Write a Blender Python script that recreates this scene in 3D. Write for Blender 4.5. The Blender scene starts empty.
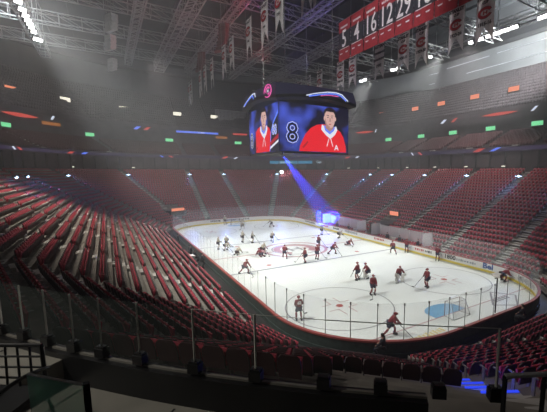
import bpy, bmesh, math, random
import numpy as np
from mathutils import Vector, Matrix, Euler

random.seed(7)
SC = bpy.context.scene
COL = SC.collection
PI = math.pi

# ------------------------------------------------------------------ camera, world, light, exposure
CAM = Vector((43.80, -22.67, 11.28)); YAW = .562; PITCH = .131; F_PX = 342.45; W_PX, H_PX = 547, 412
SHIFT = (49.8, 10.5)
cd = bpy.data.cameras.new('camera'); cam = bpy.data.objects.new('camera', cd); COL.objects.link(cam)
fwd = Vector((-math.cos(YAW) * math.cos(PITCH), math.sin(YAW) * math.cos(PITCH), -math.sin(PITCH)))
cam.location = CAM
cam.rotation_euler = fwd.to_track_quat('-Z', 'Y').to_euler()
cd.sensor_width = 36; cd.sensor_fit = 'HORIZONTAL'; cd.lens = F_PX / W_PX * 36
cd.shift_x = -SHIFT[0] / W_PX; cd.shift_y = SHIFT[1] / W_PX
cd.clip_start = .05; cd.clip_end = 400
SC.camera = cam

SC.view_settings.view_transform = 'Standard'; SC.view_settings.look = 'None'
SC.view_settings.gamma = 1; SC.view_settings.use_curve_mapping = False
SC.view_settings.exposure = 0.0

wd = bpy.data.worlds.new('world'); SC.world = wd; wd.use_nodes = True
wd.node_tree.nodes['Background'].inputs[0].default_value = (.55, .58, .65, 1)
wd.node_tree.nodes['Background'].inputs[1].default_value = .03

SC.cycles.volume_bounces = 0
SC.cycles.max_bounces = 5
SC.cycles.volume_step_rate = 1
HAZE = .0032

def light(name, kind, loc, target, power, color=(1, 1, 1), size=.3, angle=60, blend=.5):
    ld = bpy.data.lights.new(name, kind); o = bpy.data.objects.new(name, ld); COL.objects.link(o)
    ld.energy = power; ld.color = color
    if kind == 'SPOT':
        ld.spot_size = math.radians(angle); ld.spot_blend = blend; ld.shadow_soft_size = size
    elif kind == 'POINT': ld.shadow_soft_size = size
    elif kind == 'AREA': ld.size = size
    o.location = loc
    if target is not None:
        o.rotation_euler = (Vector(target) - Vector(loc)).to_track_quat('-Z', 'Y').to_euler()
    return o

# ice floods on the two catwalks
for sx in (-20, 0, 20):
    for sy in (-1, 1):
        light('ice_flood_lamp', 'SPOT', (sx, sy * 30.6, 32.4), (sx * .8, sy * 3, 0), 46000, (.99, 1, .95), .5, 50, .7)
# fill spots added to brighten the stands
light('stand_flood_lamp', 'SPOT', (-2, -30.6, 32.4), (2, -22, 4), 36000, (1, .9, .8), .5, 75, .8)
light('stand_flood_lamp', 'SPOT', (8, -30.6, 32.4), (36, -3, 2), 22000, (1, .9, .85), .5, 42, .8)
light('stand_flood_lamp', 'SPOT', (6, 30.6, 32.4), (2, 26, 4), 15000, (1, .85, .8), .5, 110, .8)
light('stand_flood_lamp', 'SPOT', (-30, -14, 32.6), (-44, 0, 6), 12000, (1, .85, .8), .5, 100, .8)
light('walkway_lamp', 'SPOT', (37.4, -27.6, 13.5), (38.9, -23.9, 8.4), 850, (1, .95, .85), .2, 66, .8)  # fill spot added over the walkway floor, no fixture there
# unseen fill spots added to wash the upper tiers through the haze
light('upper_tier_lamp', 'SPOT', (12, 40, 39), (-14, 56, 30), 58000, (.95, .98, 1), .4, 130, .9)
light('upper_tier_lamp', 'SPOT', (-24, -36, 38), (-50, -30, 26), 9000, (.85, .95, 1), .4, 120, .9)
# follow spot under the scoreboard
light('blue_follow_spot', 'SPOT', (4.9, -4.2, 13.3), (-16.4, 17.0, .8), 2200000, (.02, .045, 1), .15, 9.5, .35)
light('banner_lamp', 'SPOT', (19, -15.5, 33.2), (10, 10.8, 26), 12000, (1, .95, 1), .3, 60, .8)  # both banner spots are fill, added to brighten the hanging cloth
light('banner_lamp', 'SPOT', (30, -26, 31.5), (2, -8.5, 25), 8000, (1, .98, .95), .3, 50, .8)
light('red_truss_lamp', 'SPOT', (0, -3, 25.5), (-6, -9, 34), 3500, (1, .05, .08), .3, 110, .8)
light('purple_truss_lamp', 'SPOT', (-2, 1, 24.5), (-2, 4, 38), 2600, (.3, .2, 1), .3, 110, .8)

# ------------------------------------------------------------------ materials
def new_mat(name):
    m = bpy.data.materials.new(name); m.use_nodes = True
    return m, m.node_tree, m.node_tree.nodes['Principled BSDF']
def mat(name, col, rough=.6, metal=0, noise=.12, scale=4, bump=0, spec=.5):
    m, t, b = new_mat(name)
    b.inputs['Roughness'].default_value = rough; b.inputs['Metallic'].default_value = metal
    b.inputs['Specular IOR Level'].default_value = spec
    tc = t.nodes.new('ShaderNodeTexCoord'); n = t.nodes.new('ShaderNodeTexNoise'); n.inputs['Scale'].default_value = scale
    r = t.nodes.new('ShaderNodeValToRGB')
    a = [c * (1 - noise) for c in col]; z = [min(1, c * (1 + noise)) for c in col]
    r.color_ramp.elements[0].position = .3; r.color_ramp.elements[1].position = .7
    r.color_ramp.elements[0].color = (*a, 1); r.color_ramp.elements[1].color = (*z, 1)
    t.links.new(tc.outputs['Object'], n.inputs['Vector']); t.links.new(n.outputs['Fac'], r.inputs['Fac'])
    t.links.new(r.outputs['Color'], b.inputs['Base Color'])
    if bump:
        bp = t.nodes.new('ShaderNodeBump'); bp.inputs['Strength'].default_value = bump
        t.links.new(n.outputs['Fac'], bp.inputs['Height']); t.links.new(bp.outputs['Normal'], b.inputs['Normal'])
    return m
def emit(name, col, s=1.0):
    m, t, b = new_mat(name)
    b.inputs['Base Color'].default_value = (0, 0, 0, 1)
    b.inputs['Emission Color'].default_value = (*col, 1); b.inputs['Emission Strength'].default_value = s
    return m
def glass(name, tint=(.9, .95, .95), alpha=.12, rough=.05):
    m, t, b = new_mat(name)
    b.inputs['Base Color'].default_value = (*tint, 1); b.inputs['Roughness'].default_value = rough
    b.inputs['Alpha'].default_value = alpha
    return m

M = {}
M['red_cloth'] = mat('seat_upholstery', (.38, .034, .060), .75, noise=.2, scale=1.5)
M['seat_shell'] = mat('seat_shell', (.040, .012, .014), .45, noise=.1)
M['seat_metal'] = mat('seat_metal', (.26, .24, .22), .4, .5)
M['concrete'] = mat('terrace_concrete', (.19, .175, .15), .85, noise=.2, scale=1.2, bump=.1)
M['stair'] = mat('stair_concrete', (.42, .41, .38), .8, noise=.15, scale=2)
M['walkway'] = mat('walkway_concrete', (.20, .19, .165), .7, noise=.25, scale=1.3)
M['dark'] = mat('dark_paint', (.018, .018, .018), .6)
M['black'] = mat('black_steel', (.012, .012, .013), .4, .3)
M['wall'] = mat('bowl_wall', (.075, .06, .065), .85, noise=.25, scale=.5)
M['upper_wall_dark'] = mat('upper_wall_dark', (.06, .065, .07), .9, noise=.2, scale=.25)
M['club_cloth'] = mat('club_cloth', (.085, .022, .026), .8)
M['upper_wall'] = mat('upper_wall', (.22, .235, .245), .9, noise=.15, scale=.25)  # paler copy of the upper wall, lit haze put into its colour
M['ceil'] = mat('roof_deck', (.035, .04, .045), .9, noise=.25, scale=.3)
M['truss'] = mat('truss_steel', (.45, .47, .48), .5, .2)
M['steel'] = mat('brushed_steel', (.35, .36, .36), .35, .8)
M['white'] = mat('white_paint', (.78, .78, .76), .5, noise=.03)
M['yellow'] = mat('yellow_kick', (.75, .60, .08), .5, noise=.05)
M['rail_red'] = mat('red_cap', (.32, .075, .065), .5)
M['board_back'] = mat('board_back', (.035, .05, .045), .5, noise=.3)
M['ink'] = mat('black_ink', (.02, .02, .025), .6)
M['ad_red'] = mat('ad_red', (.5, .03, .04), .6)
M['ad_blue'] = mat('ad_blue', (.03, .09, .30), .6)
M['ad_grey'] = mat('ad_grey', (.30, .32, .34), .6)
M['line_blue'] = mat('ice_blue_line', (.16, .18, .24), .35)
M['line_red'] = mat('ice_red_line', (.42, .22, .23), .35)
M['line_dark'] = mat('ice_circle_line', (.22, .23, .24), .35)
M['dot_red'] = mat('ice_red_dot', (.42, .08, .07), .35)
M['crease'] = mat('ice_crease', (.16, .38, .58), .35)
M['ice_yellow'] = mat('ice_yellow', (.70, .60, .25), .35)
M['banner'] = mat('banner_cloth', (.82, .80, .81), .85, noise=.08)
M['banner_red'] = mat('banner_red', (.36, .03, .04), .85, noise=.15)
M['banner_navy'] = mat('banner_navy', (.035, .04, .05), .85)
M['jersey_red'] = mat('jersey_red', (.20, .022, .03), .8, noise=.25, scale=6)
M['jersey_white'] = mat('jersey_white', (.46, .42, .33), .8, noise=.1, scale=6)
M['pants_navy'] = mat('pants_navy', (.02, .022, .05), .8)
M['pants_red'] = mat('pants_dark', (.035, .02, .022), .8)
M['skin'] = mat('skin', (.50, .30, .22), .6)
M['hair'] = mat('hair', (.03, .02, .015), .7)
M['helmet_red'] = mat('helmet_red', (.22, .015, .02), .35)
M['helmet_white'] = mat('helmet_white', (.65, .65, .62), .35)
M['glove'] = mat('glove', (.10, .02, .03), .6)
M['glove_black'] = mat('glove_black', (.02, .02, .02), .6)
M['pad_white'] = mat('pad_white', (.72, .71, .68), .6)
M['net'] = glass('net_mesh', (.85, .85, .85), .22, .9)
M['goal_red'] = mat('goal_red', (.28, .20, .19), .4)
M['coat'] = mat('dark_coat', (.03, .032, .04), .8)
M['glass'] = glass('rink_glass', (.80, .88, .88), .08)
M['glass_hazy'] = glass('bench_glass', (.85, .84, .85), .30, .3)
M['glass_green'] = glass('green_glass', (.40, .85, .62), .40)
M['glass_clear'] = glass('balustrade_glass', (.5, .6, .55), .02)
M['lamp'] = emit('lamp_lens', (1, 1, 1), 6)
M['lamp_warm'] = emit('lamp_warm', (1, .97, .9), 2.2)
M['tube'] = emit('strip_light', (.85, .92, 1), .9)
M['green_sign'] = emit('exit_green', (.25, .95, .45), .9)
M['orange_sign'] = emit('sign_orange', (1, .30, .16), 1.0)
M['sign_white'] = emit('sign_white', (1, .95, .80), 1.3)
M['led_red'] = emit('led_red', (1, .12, .10), .6)
M['led_blue'] = emit('led_blue', (.12, .22, 1), 1.0)
M['led_white'] = emit('led_white', (.75, .82, 1), 1.0)
M['led_purple'] = emit('led_purple', (.07, .045, .13), .4)
M['led_teal'] = emit('led_teal', (.08, .35, .6), .6)
M['led_dark'] = emit('led_dark', (.010, .010, .028), 1)
M['led_text'] = emit('led_text', (.55, .75, .9), .8)
M['blue_lamp'] = emit('blue_lamp', (.5, .7, 1), 5)
M['blue_step'] = emit('blue_step_strip', (.03, .07, 1), .9)
M['screen_red'] = emit('screen_red', (.85, .012, .025), 1)
M['screen_dkred'] = emit('screen_dark_red', (.45, .01, .02), 1)
M['screen_white'] = emit('screen_white', (.85, .85, .95), 1)
M['screen_skin'] = emit('screen_skin', (.72, .45, .40), 1)
M['screen_shade'] = emit('screen_skin_shade', (.45, .24, .21), 1)
M['screen_hair'] = emit('screen_hair', (.02, .012, .015), 1)
M['screen_blue'] = emit('screen_blue', (.12, .22, .95), 1.1)
M['screen_pink'] = emit('screen_pink', (.9, .12, .45), 1)
def screen_back():
    m, t, b = new_mat('screen_backdrop')
    tc = t.nodes.new('ShaderNodeTexCoord'); n = t.nodes.new('ShaderNodeTexNoise'); n.inputs['Scale'].default_value = .38
    n.inputs['Detail'].default_value = 1
    r = t.nodes.new('ShaderNodeValToRGB'); r.color_ramp.elements[0].position = .44; r.color_ramp.elements[1].position = .68
    r.color_ramp.elements[0].color = (.006, .006, .022, 1); r.color_ramp.elements[1].color = (.06, .10, .62, 1)
    b.inputs['Base Color'].default_value = (0, 0, 0, 1)
    t.links.new(tc.outputs['Object'], n.inputs['Vector']); t.links.new(n.outputs['Fac'], r.inputs['Fac'])
    t.links.new(r.outputs['Color'], b.inputs['Emission Color']); b.inputs['Emission Strength'].default_value = 1
    return m
M['screen_back'] = screen_back()
def ice_mat():
    m = mat('ice', (.74, .79, .765), .28, noise=.04, scale=.35, spec=.35)
    return m
M['ice'] = ice_mat()
M['dim_orange'] = emit('dim_orange', (.45, .16, .04), .7)
M['lattice'] = mat('lattice_grey', (.42, .43, .44), .6)
M['pale_box'] = mat('pale_box', (.55, .56, .55), .5)
M['dark_red_box'] = mat('dark_red_box', (.10, .03, .035), .6)  # dark cabinets, red lamp light put into their colour
M['rail_edge'] = mat('rail_edge', (.17, .16, .14), .4)
M['steel_dim'] = mat('steel_dim', (.55, .55, .50), .5, 0)
M['guest_red'] = mat('guest_red', (.32, .05, .05), .8)

# ------------------------------------------------------------------ mesh helpers
class MB:
    def __init__(s): s.v = []; s.f = []; s.mi = []
    def add(s, vs, fs, mi=0):
        o = len(s.v); s.v += [tuple(v) for v in vs]
        for f in fs: s.f.append([i + o for i in f]); s.mi.append(mi)
    def box(s, a, b, mi=0, mtx=None):
        x0, y0, z0 = a; x1, y1, z1 = b
        vs = [Vector(p) for p in ((x0,y0,z0),(x1,y0,z0),(x1,y1,z0),(x0,y1,z0),(x0,y0,z1),(x1,y0,z1),(x1,y1,z1),(x0,y1,z1))]
        if mtx is not None: vs = [mtx @ v for v in vs]
        s.add(vs, [(0,3,2,1),(4,5,6,7),(0,1,5,4),(1,2,6,5),(2,3,7,6),(3,0,4,7)], mi)
    def bar(s, p, q, w=.05, h=None, mi=0):
        p = Vector(p); q = Vector(q); d = q - p; L = d.length
        if L < 1e-6: return
        m = Matrix.Translation((p + q) / 2) @ d.to_track_quat('X', 'Z').to_matrix().to_4x4()
        h = h or w; s.box((-L/2, -w/2, -h/2), (L/2, w/2, h/2), mi, m)
    def tube(s, p, q, r, mi=0, n=8, r2=None):
        p = Vector(p); q = Vector(q); d = q - p; r2 = r if r2 is None else r2
        qt = d.to_track_quat('Z', 'Y'); vs = []
        for c, rr in ((p, r), (q, r2)):
            for i in range(n):
                a = 2 * PI * i / n; vs.append(c + qt @ Vector((rr * math.cos(a), rr * math.sin(a), 0)))
        fs = [(i, (i+1) % n, n + (i+1) % n, n + i) for i in range(n)] + [tuple(range(n))[::-1], tuple(range(n, 2*n))]
        s.add(vs, fs, mi)
    def ball(s, c, r, mi=0, n=10, m=7, z0=-1., sc=(1, 1, 1)):
        vs = []; fs = []
        for j in range(m + 1):
            t = math.asin(max(-1, z0)) + (PI/2 - math.asin(max(-1, z0))) * j / m
            for i in range(n):
                a = 2 * PI * i / n
                vs.append((c[0] + r*sc[0]*math.cos(t)*math.cos(a), c[1] + r*sc[1]*math.cos(t)*math.sin(a), c[2] + r*sc[2]*math.sin(t)))
        for j in range(m):
            for i in range(n): fs.append((j*n+i, j*n+(i+1) % n, (j+1)*n+(i+1) % n, (j+1)*n+i))
        s.add(vs, fs, mi)
    def mesh(s, name, mats):
        me = bpy.data.meshes.new(name); me.from_pydata(s.v, [], s.f)
        for m in mats: me.materials.append(m)
        if len(mats) > 1: me.polygons.foreach_set('material_index', s.mi)
        me.update(); return me
    def build(s, name, mats, parent=None):
        if not isinstance(mats, (list, tuple)): mats = [mats]
        return link(name, s.mesh(name, mats), parent)

def link(name, data, parent=None, loc=None, rot=None):
    o = bpy.data.objects.new(name, data); COL.objects.link(o)
    if parent is not None: o.parent = parent
    if loc is not None: o.location = loc
    if rot is not None: o.rotation_euler = rot
    return o
def tag(o, label=None, cat=None, group=None, kind=None):
    if label: o['label'] = label
    if cat: o['category'] = cat
    if group: o['group'] = group
    if kind: o['kind'] = kind
    return o
def empty(name, loc=(0, 0, 0), rz=0, label=None, cat=None, group=None):
    o = link(name, None, None, loc, (0, 0, rz)); o.empty_display_size = .2
    return tag(o, label, cat, group)
def struct(o): o['kind'] = 'structure'; return o
def frame(o, right, up):
    r = Vector(right).normalized(); u = Vector(up).normalized(); n = r.cross(u)
    return Matrix(((r.x, u.x, n.x, o[0]), (r.y, u.y, n.y, o[1]), (r.z, u.z, n.z, o[2]), (0, 0, 0, 1)))
def text_mesh(s, size, extrude=.01, align='CENTER', sx=1, bold=0):
    c = bpy.data.curves.new('t', 'FONT'); c.body = s; c.size = size; c.extrude = extrude; c.align_x = align; c.align_y = 'CENTER'
    c.offset = bold; c.resolution_u = 2
    o = bpy.data.objects.new('t', c); COL.objects.link(o)
    bpy.context.view_layer.update()
    me = bpy.data.meshes.new_from_object(o.evaluated_get(bpy.context.evaluated_depsgraph_get()))
    COL.objects.unlink(o); bpy.data.objects.remove(o)
    if sx != 1: me.transform(Matrix.Scale(sx, 4, (1, 0, 0)))
    return me
TC = {}
def text(name, s, size, m, mtx, parent=None, extrude=.01, sx=1, bold=0):
    k = (s, size, m.name, extrude, sx, bold)
    if k not in TC:
        me = text_mesh(s, size, extrude, sx=sx, bold=bold); me.materials.clear(); me.materials.append(m); me.name = name; TC[k] = me
    o = link(name, TC[k], parent); o.matrix_local = mtx
    return o
def T(x, y, z): return Matrix.Translation((x, y, z))
ORD = ['first', 'second', 'third', 'fourth', 'fifth', 'sixth', 'seventh', 'eighth', 'ninth', 'tenth', 'eleventh', 'twelfth', 'thirteenth',
       'fourteenth', 'fifteenth', 'sixteenth', 'seventeenth', 'eighteenth', 'nineteenth', 'twentieth'] + ['%dth' % i for i in range(21, 121)]
for i, w in ((21, '21st'), (22, '22nd'), (23, '23rd'), (31, '31st'), (32, '32nd'), (33, '33rd')): ORD[i - 1] = w

# ------------------------------------------------------------------ rink and bowl outlines
CX, CY, CR = 21.95, 4.42, 8.53
def arc_ring(d, n=16):
    p = []
    for sx, sy, a0 in ((1, -1, -90), (1, 1, 0), (-1, 1, 90), (-1, -1, 180)):
        for k in range(n + 1):
            a = math.radians(a0 + 90 * k / n); p.append(Vector((sx*CX + (CR+d)*math.cos(a), sy*CY + (CR+d)*math.sin(a), 0)))
    return p          # starts at the near left corner; edge k goes p[k] -> p[k+1]
def chord_ring(d): return arc_ring(d, 3)   # 16 vertices
def strip(mb, ra, za, rb, zb, mi=0, edges=None):
    n = len(ra)
    for k in range(n):
        if edges is not None and k not in edges: continue
        a, b, c, d = ra[k], ra[(k+1) % n], rb[(k+1) % n], rb[k]
        mb.add([(a.x, a.y, za), (b.x, b.y, za), (c.x, c.y, zb), (d.x, d.y, zb)], [(0, 1, 2, 3)], mi)
NEAR = (0, 1, 2)      # chord edges of the near left corner
ROW0, PITCH_R, RISE = 1.6, .86, .448
NROW = 25; NEAR_ROWS = 16
def row_d(i): return ROW0 + PITCH_R * i
def row_z(i): return .22 + RISE * i

# floor, ice
mb = MB(); p = arc_ring(3.2); mb.add([(v.x, v.y, -.02) for v in p], [tuple(range(len(p)))]); struct(mb.build('floor', M['dark']))
mb = MB(); p = arc_ring(0); mb.add([(v.x, v.y, .0) for v in p], [tuple(range(len(p)))]); mb.build('ice_sheet', M['ice'])
tag(bpy.data.objects['ice_sheet'], 'white ice sheet of the rink inside the boards', 'ice rink')
ICE = bpy.data.objects['ice_sheet']
def flat(name, pts, m, z=.006):
    mb = MB(); mb.add([(x, y, z) for x, y in pts], [tuple(range(len(pts)))]); return mb.build(name, m, ICE)
def ring_mark(name, cx, cy, r, w, m, z=.008, a0=0, a1=360, n=48):
    mb = MB()
    for k in range(n):
        a, b = math.radians(a0 + (a1-a0)*k/n), math.radians(a0 + (a1-a0)*(k+1)/n)
        mb.add([(cx+rr*math.cos(t), cy+rr*math.sin(t), z) for rr, t in ((r-w/2, a), (r+w/2, a), (r+w/2, b), (r-w/2, b))], [(0, 1, 2, 3)])
    return mb.build(name, m, ICE)
for x, nm, m, w in ((-7.62, 'blue_line', 'line_blue', .3), (7.62, 'blue_line', 'line_blue', .3), (0, 'centre_line', 'line_red', .3)):
    flat(nm, [(x-w/2, -12.93), (x+w/2, -12.93), (x+w/2, 12.93), (x-w/2, 12.93)], M[m])
for s in (-1, 1):
    x = 27.13 * s; flat('goal_line', [(x-.05, -11.6), (x+.05, -11.6), (x+.05, 11.6), (x-.05, 11.6)], M['line_red'], .010)
    pts = [(x, -1.22)] + [(x - s*(.9 + 1.05*math.cos(t*PI/2)), 1.83*math.sin(t*PI/2)*1.0) for t in np.linspace(-1, 1, 17)] + [(x, 1.22)]
    flat('goal_crease', [(x, -1.83)] + pts[1:-1] + [(x, 1.83)], M['crease'], .007)
    for y in (-6.7, 6.7):
        cx = 21.03 * s; ring_mark('faceoff_circle', cx, y, 4.57, .10, M['line_dark'])
        ring_mark('faceoff_spot', cx, y, .16, .32, M['dot_red'], .009, n=16)
        mb = MB()
        for a in (-1, 1):
            for b in (-1, 1):
                mb.box((cx+a*.6-(.0 if a > 0 else 1.2), y+b*.5-.04, .006), (cx+a*.6+(1.2 if a > 0 else 0), y+b*.5+.04, .009))
                mb.box((cx+a*.6-.04, y+b*.5-(.9 if b < 0 else 0), .006), (cx+a*.6+.04, y+b*.5+(.9 if b > 0 else 0), .009))
        mb.build('faceoff_marks', M['line_red'], ICE)
        ring_mark('neutral_spot', 6.1*s, y, .16, .32, M['dot_red'], .009, n=16)
ring_mark('centre_circle', 0, 0, 4.57, .45, M['line_red'])
ring_mark('centre_logo', -.1, 0, 2.6, 1.0, M['line_red'], .009, 35, 325)
ring_mark('centre_logo_outline', -.1, 0, 3.3, .2, M['line_dark'], .009)
mb = MB()
for y in (-.75, .75): mb.box((-1.1, y-.2, .006), (1.1, y+.2, .009))
mb.box((-.2, -.75, .006), (.2, .75, .009)); mb.build('centre_logo_letter', M['line_dark'], ICE)
# adverts under the near ice: an outlined lozenge and a yellow line of writing
mb = MB(); c = [(27.6, 3.6), (28.2, 6.6), (27.4, 8.6), (25.4, 8.2), (24.9, 5.6)]
c = [(27.9, 4.4), (29.0, 6.2), (27.6, 8.4), (25.9, 7.2)]
for i in range(4): mb.bar((*c[i], .008), (*c[(i+1) % 4], .008), .16, .004)
mb.build('ice_advert_outline', M['line_dark'], ICE)
mtx = frame((27.4, 6.4, .008), (0, 1, 0), (-1, 0, 0)); mb = MB()
for k in range(5): mb.box((-1.1+k*.45, -.3, 0), (-.8+k*.45, .3, .003), 0, mtx)
mb.build('ice_advert_writing', M['line_dark'], ICE)
mb = MB()
for k in range(9): mb.box((28.3+.1*(k % 2), -6.0+k*.36, .006), (28.3+.55, -6.0+k*.36+.22, .009))
mb.build('ice_yellow_writing', M['ice_yellow'], ICE)
# scuffed patches where skaters turn
# ------------------------------------------------------------------ rink boards
RB = empty('rink_boards', (0, 0, 0), 0, 'white rink boards with yellow kick plate and tall glass around the ice', 'rink boards')
o0, o1 = arc_ring(0), arc_ring(.12)
mb = MB(); strip(mb, o0, .25, o0, 1.02); mb.build('board_face', M['white'], RB)
mb = MB(); strip(mb, arc_ring(-.02), 0, arc_ring(-.02), .25); strip(mb, arc_ring(-.02), .25, o0, .25); mb.build('kick_plate', M['yellow'], RB)
mb = MB(); strip(mb, arc_ring(-.03), 1.02, arc_ring(-.03), 1.10); strip(mb, arc_ring(-.03), 1.10, arc_ring(.2), 1.10); strip(mb, arc_ring(.2), 1.10, arc_ring(.2), .98)
mb.build('board_cap', M['rail_red'], RB)
mb = MB(); strip(mb, arc_ring(.16), .98, arc_ring(.16), -.02); strip(mb, arc_ring(.16), .3, arc_ring(.22), .3); strip(mb, arc_ring(.22), .3, arc_ring(.22), -.02); mb.build('board_back', M['board_back'], RB)
# glass: walk the perimeter and set panes and posts
def perimeter(d, n=16):
    r = arc_ring(d, n); r.append(r[0]); s = [0]
    for a, b in zip(r, r[1:]): s.append(s[-1] + (b-a).length)
    return r, s
def along(r, s, t):
    t %= s[-1]
    for k in range(len(r)-1):
        if s[k+1] >= t:
            u = (t - s[k]) / max(1e-9, s[k+1]-s[k]); return r[k].lerp(r[k+1], u)
    return r[-1]
GR, GS = perimeter(.07, 24); NP = 98
GT = 3.42
def is_bench(p): return p.y > 12.9 and (-13.5 < p.x < 12.5)
pane_pts = [along(GR, GS, GS[-1]*k/NP) for k in range(NP)]
for k in range(NP):
    a, b = pane_pts[k], pane_pts[(k+1) % NP]; mid = (a+b)/2
    if not is_bench(mid):
        mb = MB(); top = GT if mid.x > -25 else 3.5
        d = (b-a).normalized(); nrm = Vector((-d.y, d.x, 0))*.006
        q = [a + d*.02, b - d*.02]
        mb.add([(*(q[0]-nrm).xy, 1.1), (*(q[1]-nrm).xy, 1.1), (*(q[1]-nrm).xy, top), (*(q[0]-nrm).xy, top),
                (*(q[0]+nrm).xy, 1.1), (*(q[1]+nrm).xy, 1.1), (*(q[1]+nrm).xy, top), (*(q[0]+nrm).xy, top)],
               [(0, 1, 2, 3), (7, 6, 5, 4), (3, 2, 6, 7), (0, 3, 7, 4), (1, 5, 6, 2)])
        mb.build('glass_pane', M['glass'], RB)
    if not is_bench(a):
        mb = MB(); slim = not (a.x > 19 and a.y < 6)
        w_ = .007 if slim else .018
        mb.box((a.x-w_, a.y-w_, 1.1), (a.x+w_, a.y+w_, 3.42)); mb.box((a.x-w_*1.9, a.y-w_*1.9, 3.27), (a.x+w_*1.9, a.y+w_*1.9, 3.44))
        mb.build('glass_post', M['steel'], RB)
# lettering on the boards (right side and far end)
def board_text(s, x, z, size, m, sx=1., bold=.01): text('board_lettering', s, size, M[m], frame((x, 12.92, z), (1, 0, 0), (0, 0, 1)), RB, .004, sx, bold)
board_text('Bell', 22.1, .66, .85, 'ad_blue', 1.2, .03)
board_text('1800', 16.9, .66, .72, 'ink', 1.2, .02)
def scribble(x0, x1, z, h, m, plane='side', seed=0):
    rnd = random.Random(seed); mb = MB(); t = x0
    while t < x1:
        w = rnd.uniform(.10, .26); hh = h*rnd.uniform(.6, 1)
        if plane == 'side': mb.box((t, 12.90, z-hh/2), (t+w, 12.925, z+hh/2))
        else: mb.box((-30.46, t, z-hh/2), (-30.43, t+w, z+hh/2))
        t += w + rnd.uniform(.08, .18)
    mb.build('board_advert', M[m], RB)
scribble(17.9, 20.4, .62, .28, 'ad_grey', seed=1); scribble(13.0, 14.0, .66, .35, 'ink', seed=4); scribble(11.2, 12.6, .66, .3, 'ad_red', seed=5)
scribble(2.6, 5.0, .7, .35, 'ad_red', seed=6)
scribble(-5.4, -1.8, .7, .5, 'ad_grey', seed=7); scribble(-9.2, -7.2, .7, .4, 'ink', seed=8); scribble(-12.8, -11.0, .7, .35, 'ad_red', seed=9)
scribble(-20, -16, .7, .3, 'ink', seed=10)
for a, b, m, sd in ((-4.4, -2.6, 'ink', 21), (-1.2, .8, 'ad_blue', 22), (1.8, 4.2, 'ink', 23)): scribble(a, b, .66, .4, m, 'end', sd)
mb = MB()
for a in np.arange(62, 8, -1.55):
    if 34 < a < 39: continue
    t = math.radians(a); p_ = Vector((CX + (CR-.012)*math.cos(t), CY + (CR-.012)*math.sin(t), .62)); h = .16 + .08*((int(a*7)) % 3)
    tn = Vector((-math.sin(t), math.cos(t), 0))*.07
    mb.add([p_-tn-Vector((0, 0, h)), p_+tn-Vector((0, 0, h)), p_+tn+Vector((0, 0, h)), p_-tn+Vector((0, 0, h))], [(0, 1, 2, 3)])
mb.build('corner_advert', M['ad_grey'], RB)
# ------------------------------------------------------------------ goals
def goal(x, s, label):
    g = empty('hockey_goal', (x, 0, 0), 0 if s > 0 else PI, label, 'goal', 'hockey goals')
    mb = MB()
    for y in (-.91, .91): mb.tube((0, y, 0), (0, y, 1.22), .03)
    mb.tube((0, -.91, 1.22), (0, .91, 1.22), .03); mb.build('goal_post', M['goal_red'], g)
    mb = MB()
    for y in (-1, 1):
        mb.tube((0, y*.91, .03), (.9, y*1.05, .03), .022); mb.tube((0, y*.91, 1.22), (.55, y*.85, 1.2), .022); mb.tube((.55, y*.85, 1.2), (.95, y*1.0, .03), .022)
    mb.tube((.95, -1, .03), (.95, 1, .03), .022); mb.tube((.55, -.85, 1.2), (.55, .85, 1.2), .022)
    mb.build('back_frame', M['ad_grey'], g)
    mb = MB()
    mb.add([(.55, -.85, 1.2), (.55, .85, 1.2), (.95, 1, .03), (.95, -1, .03)], [(0, 1, 2, 3)])
    mb.add([(0, -.91, 1.22), (0, .91, 1.22), (.55, .85, 1.2), (.55, -.85, 1.2)], [(0, 1, 2, 3)])
    for y in (-1, 1): mb.add([(0, y*.91, 0), (0, y*.91, 1.22), (.55, y*.85, 1.2), (.95, y, .03)], [(0, 1, 2, 3)])
    mb.build('goal_net', M['net'], g)
goal(27.13, 1, 'hockey goal on the blue crease at the near end of the ice')
goal(-27.13, -1, 'small distant hockey goal at the far end of the ice')

# ------------------------------------------------------------------ lower bowl terraces
lower = MB(); chords = [chord_ring(0)]
nedge = 16; ALL = set(range(nedge))
for i in range(NROW):
    d0 = row_d(i) - .40; d1 = d0 + PITCH_R; z = row_z(i)
    ed = ALL if i < NEAR_ROWS else ALL - set(NEAR)
    zprev = row_z(i-1) if i else -.02
    strip(lower, chord_ring(d0), zprev, chord_ring(d0), z, 0, ed)
    strip(lower, chord_ring(d0), z, chord_ring(d1), z, 0, ed)
ZT = row_z(NROW-1); DT = row_d(NROW-1) - .40 + PITCH_R
DN = row_d(NEAR_ROWS-1) - .40 + PITCH_R
struct(lower.build('floor_lower_terrace', M['concrete']))
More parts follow.
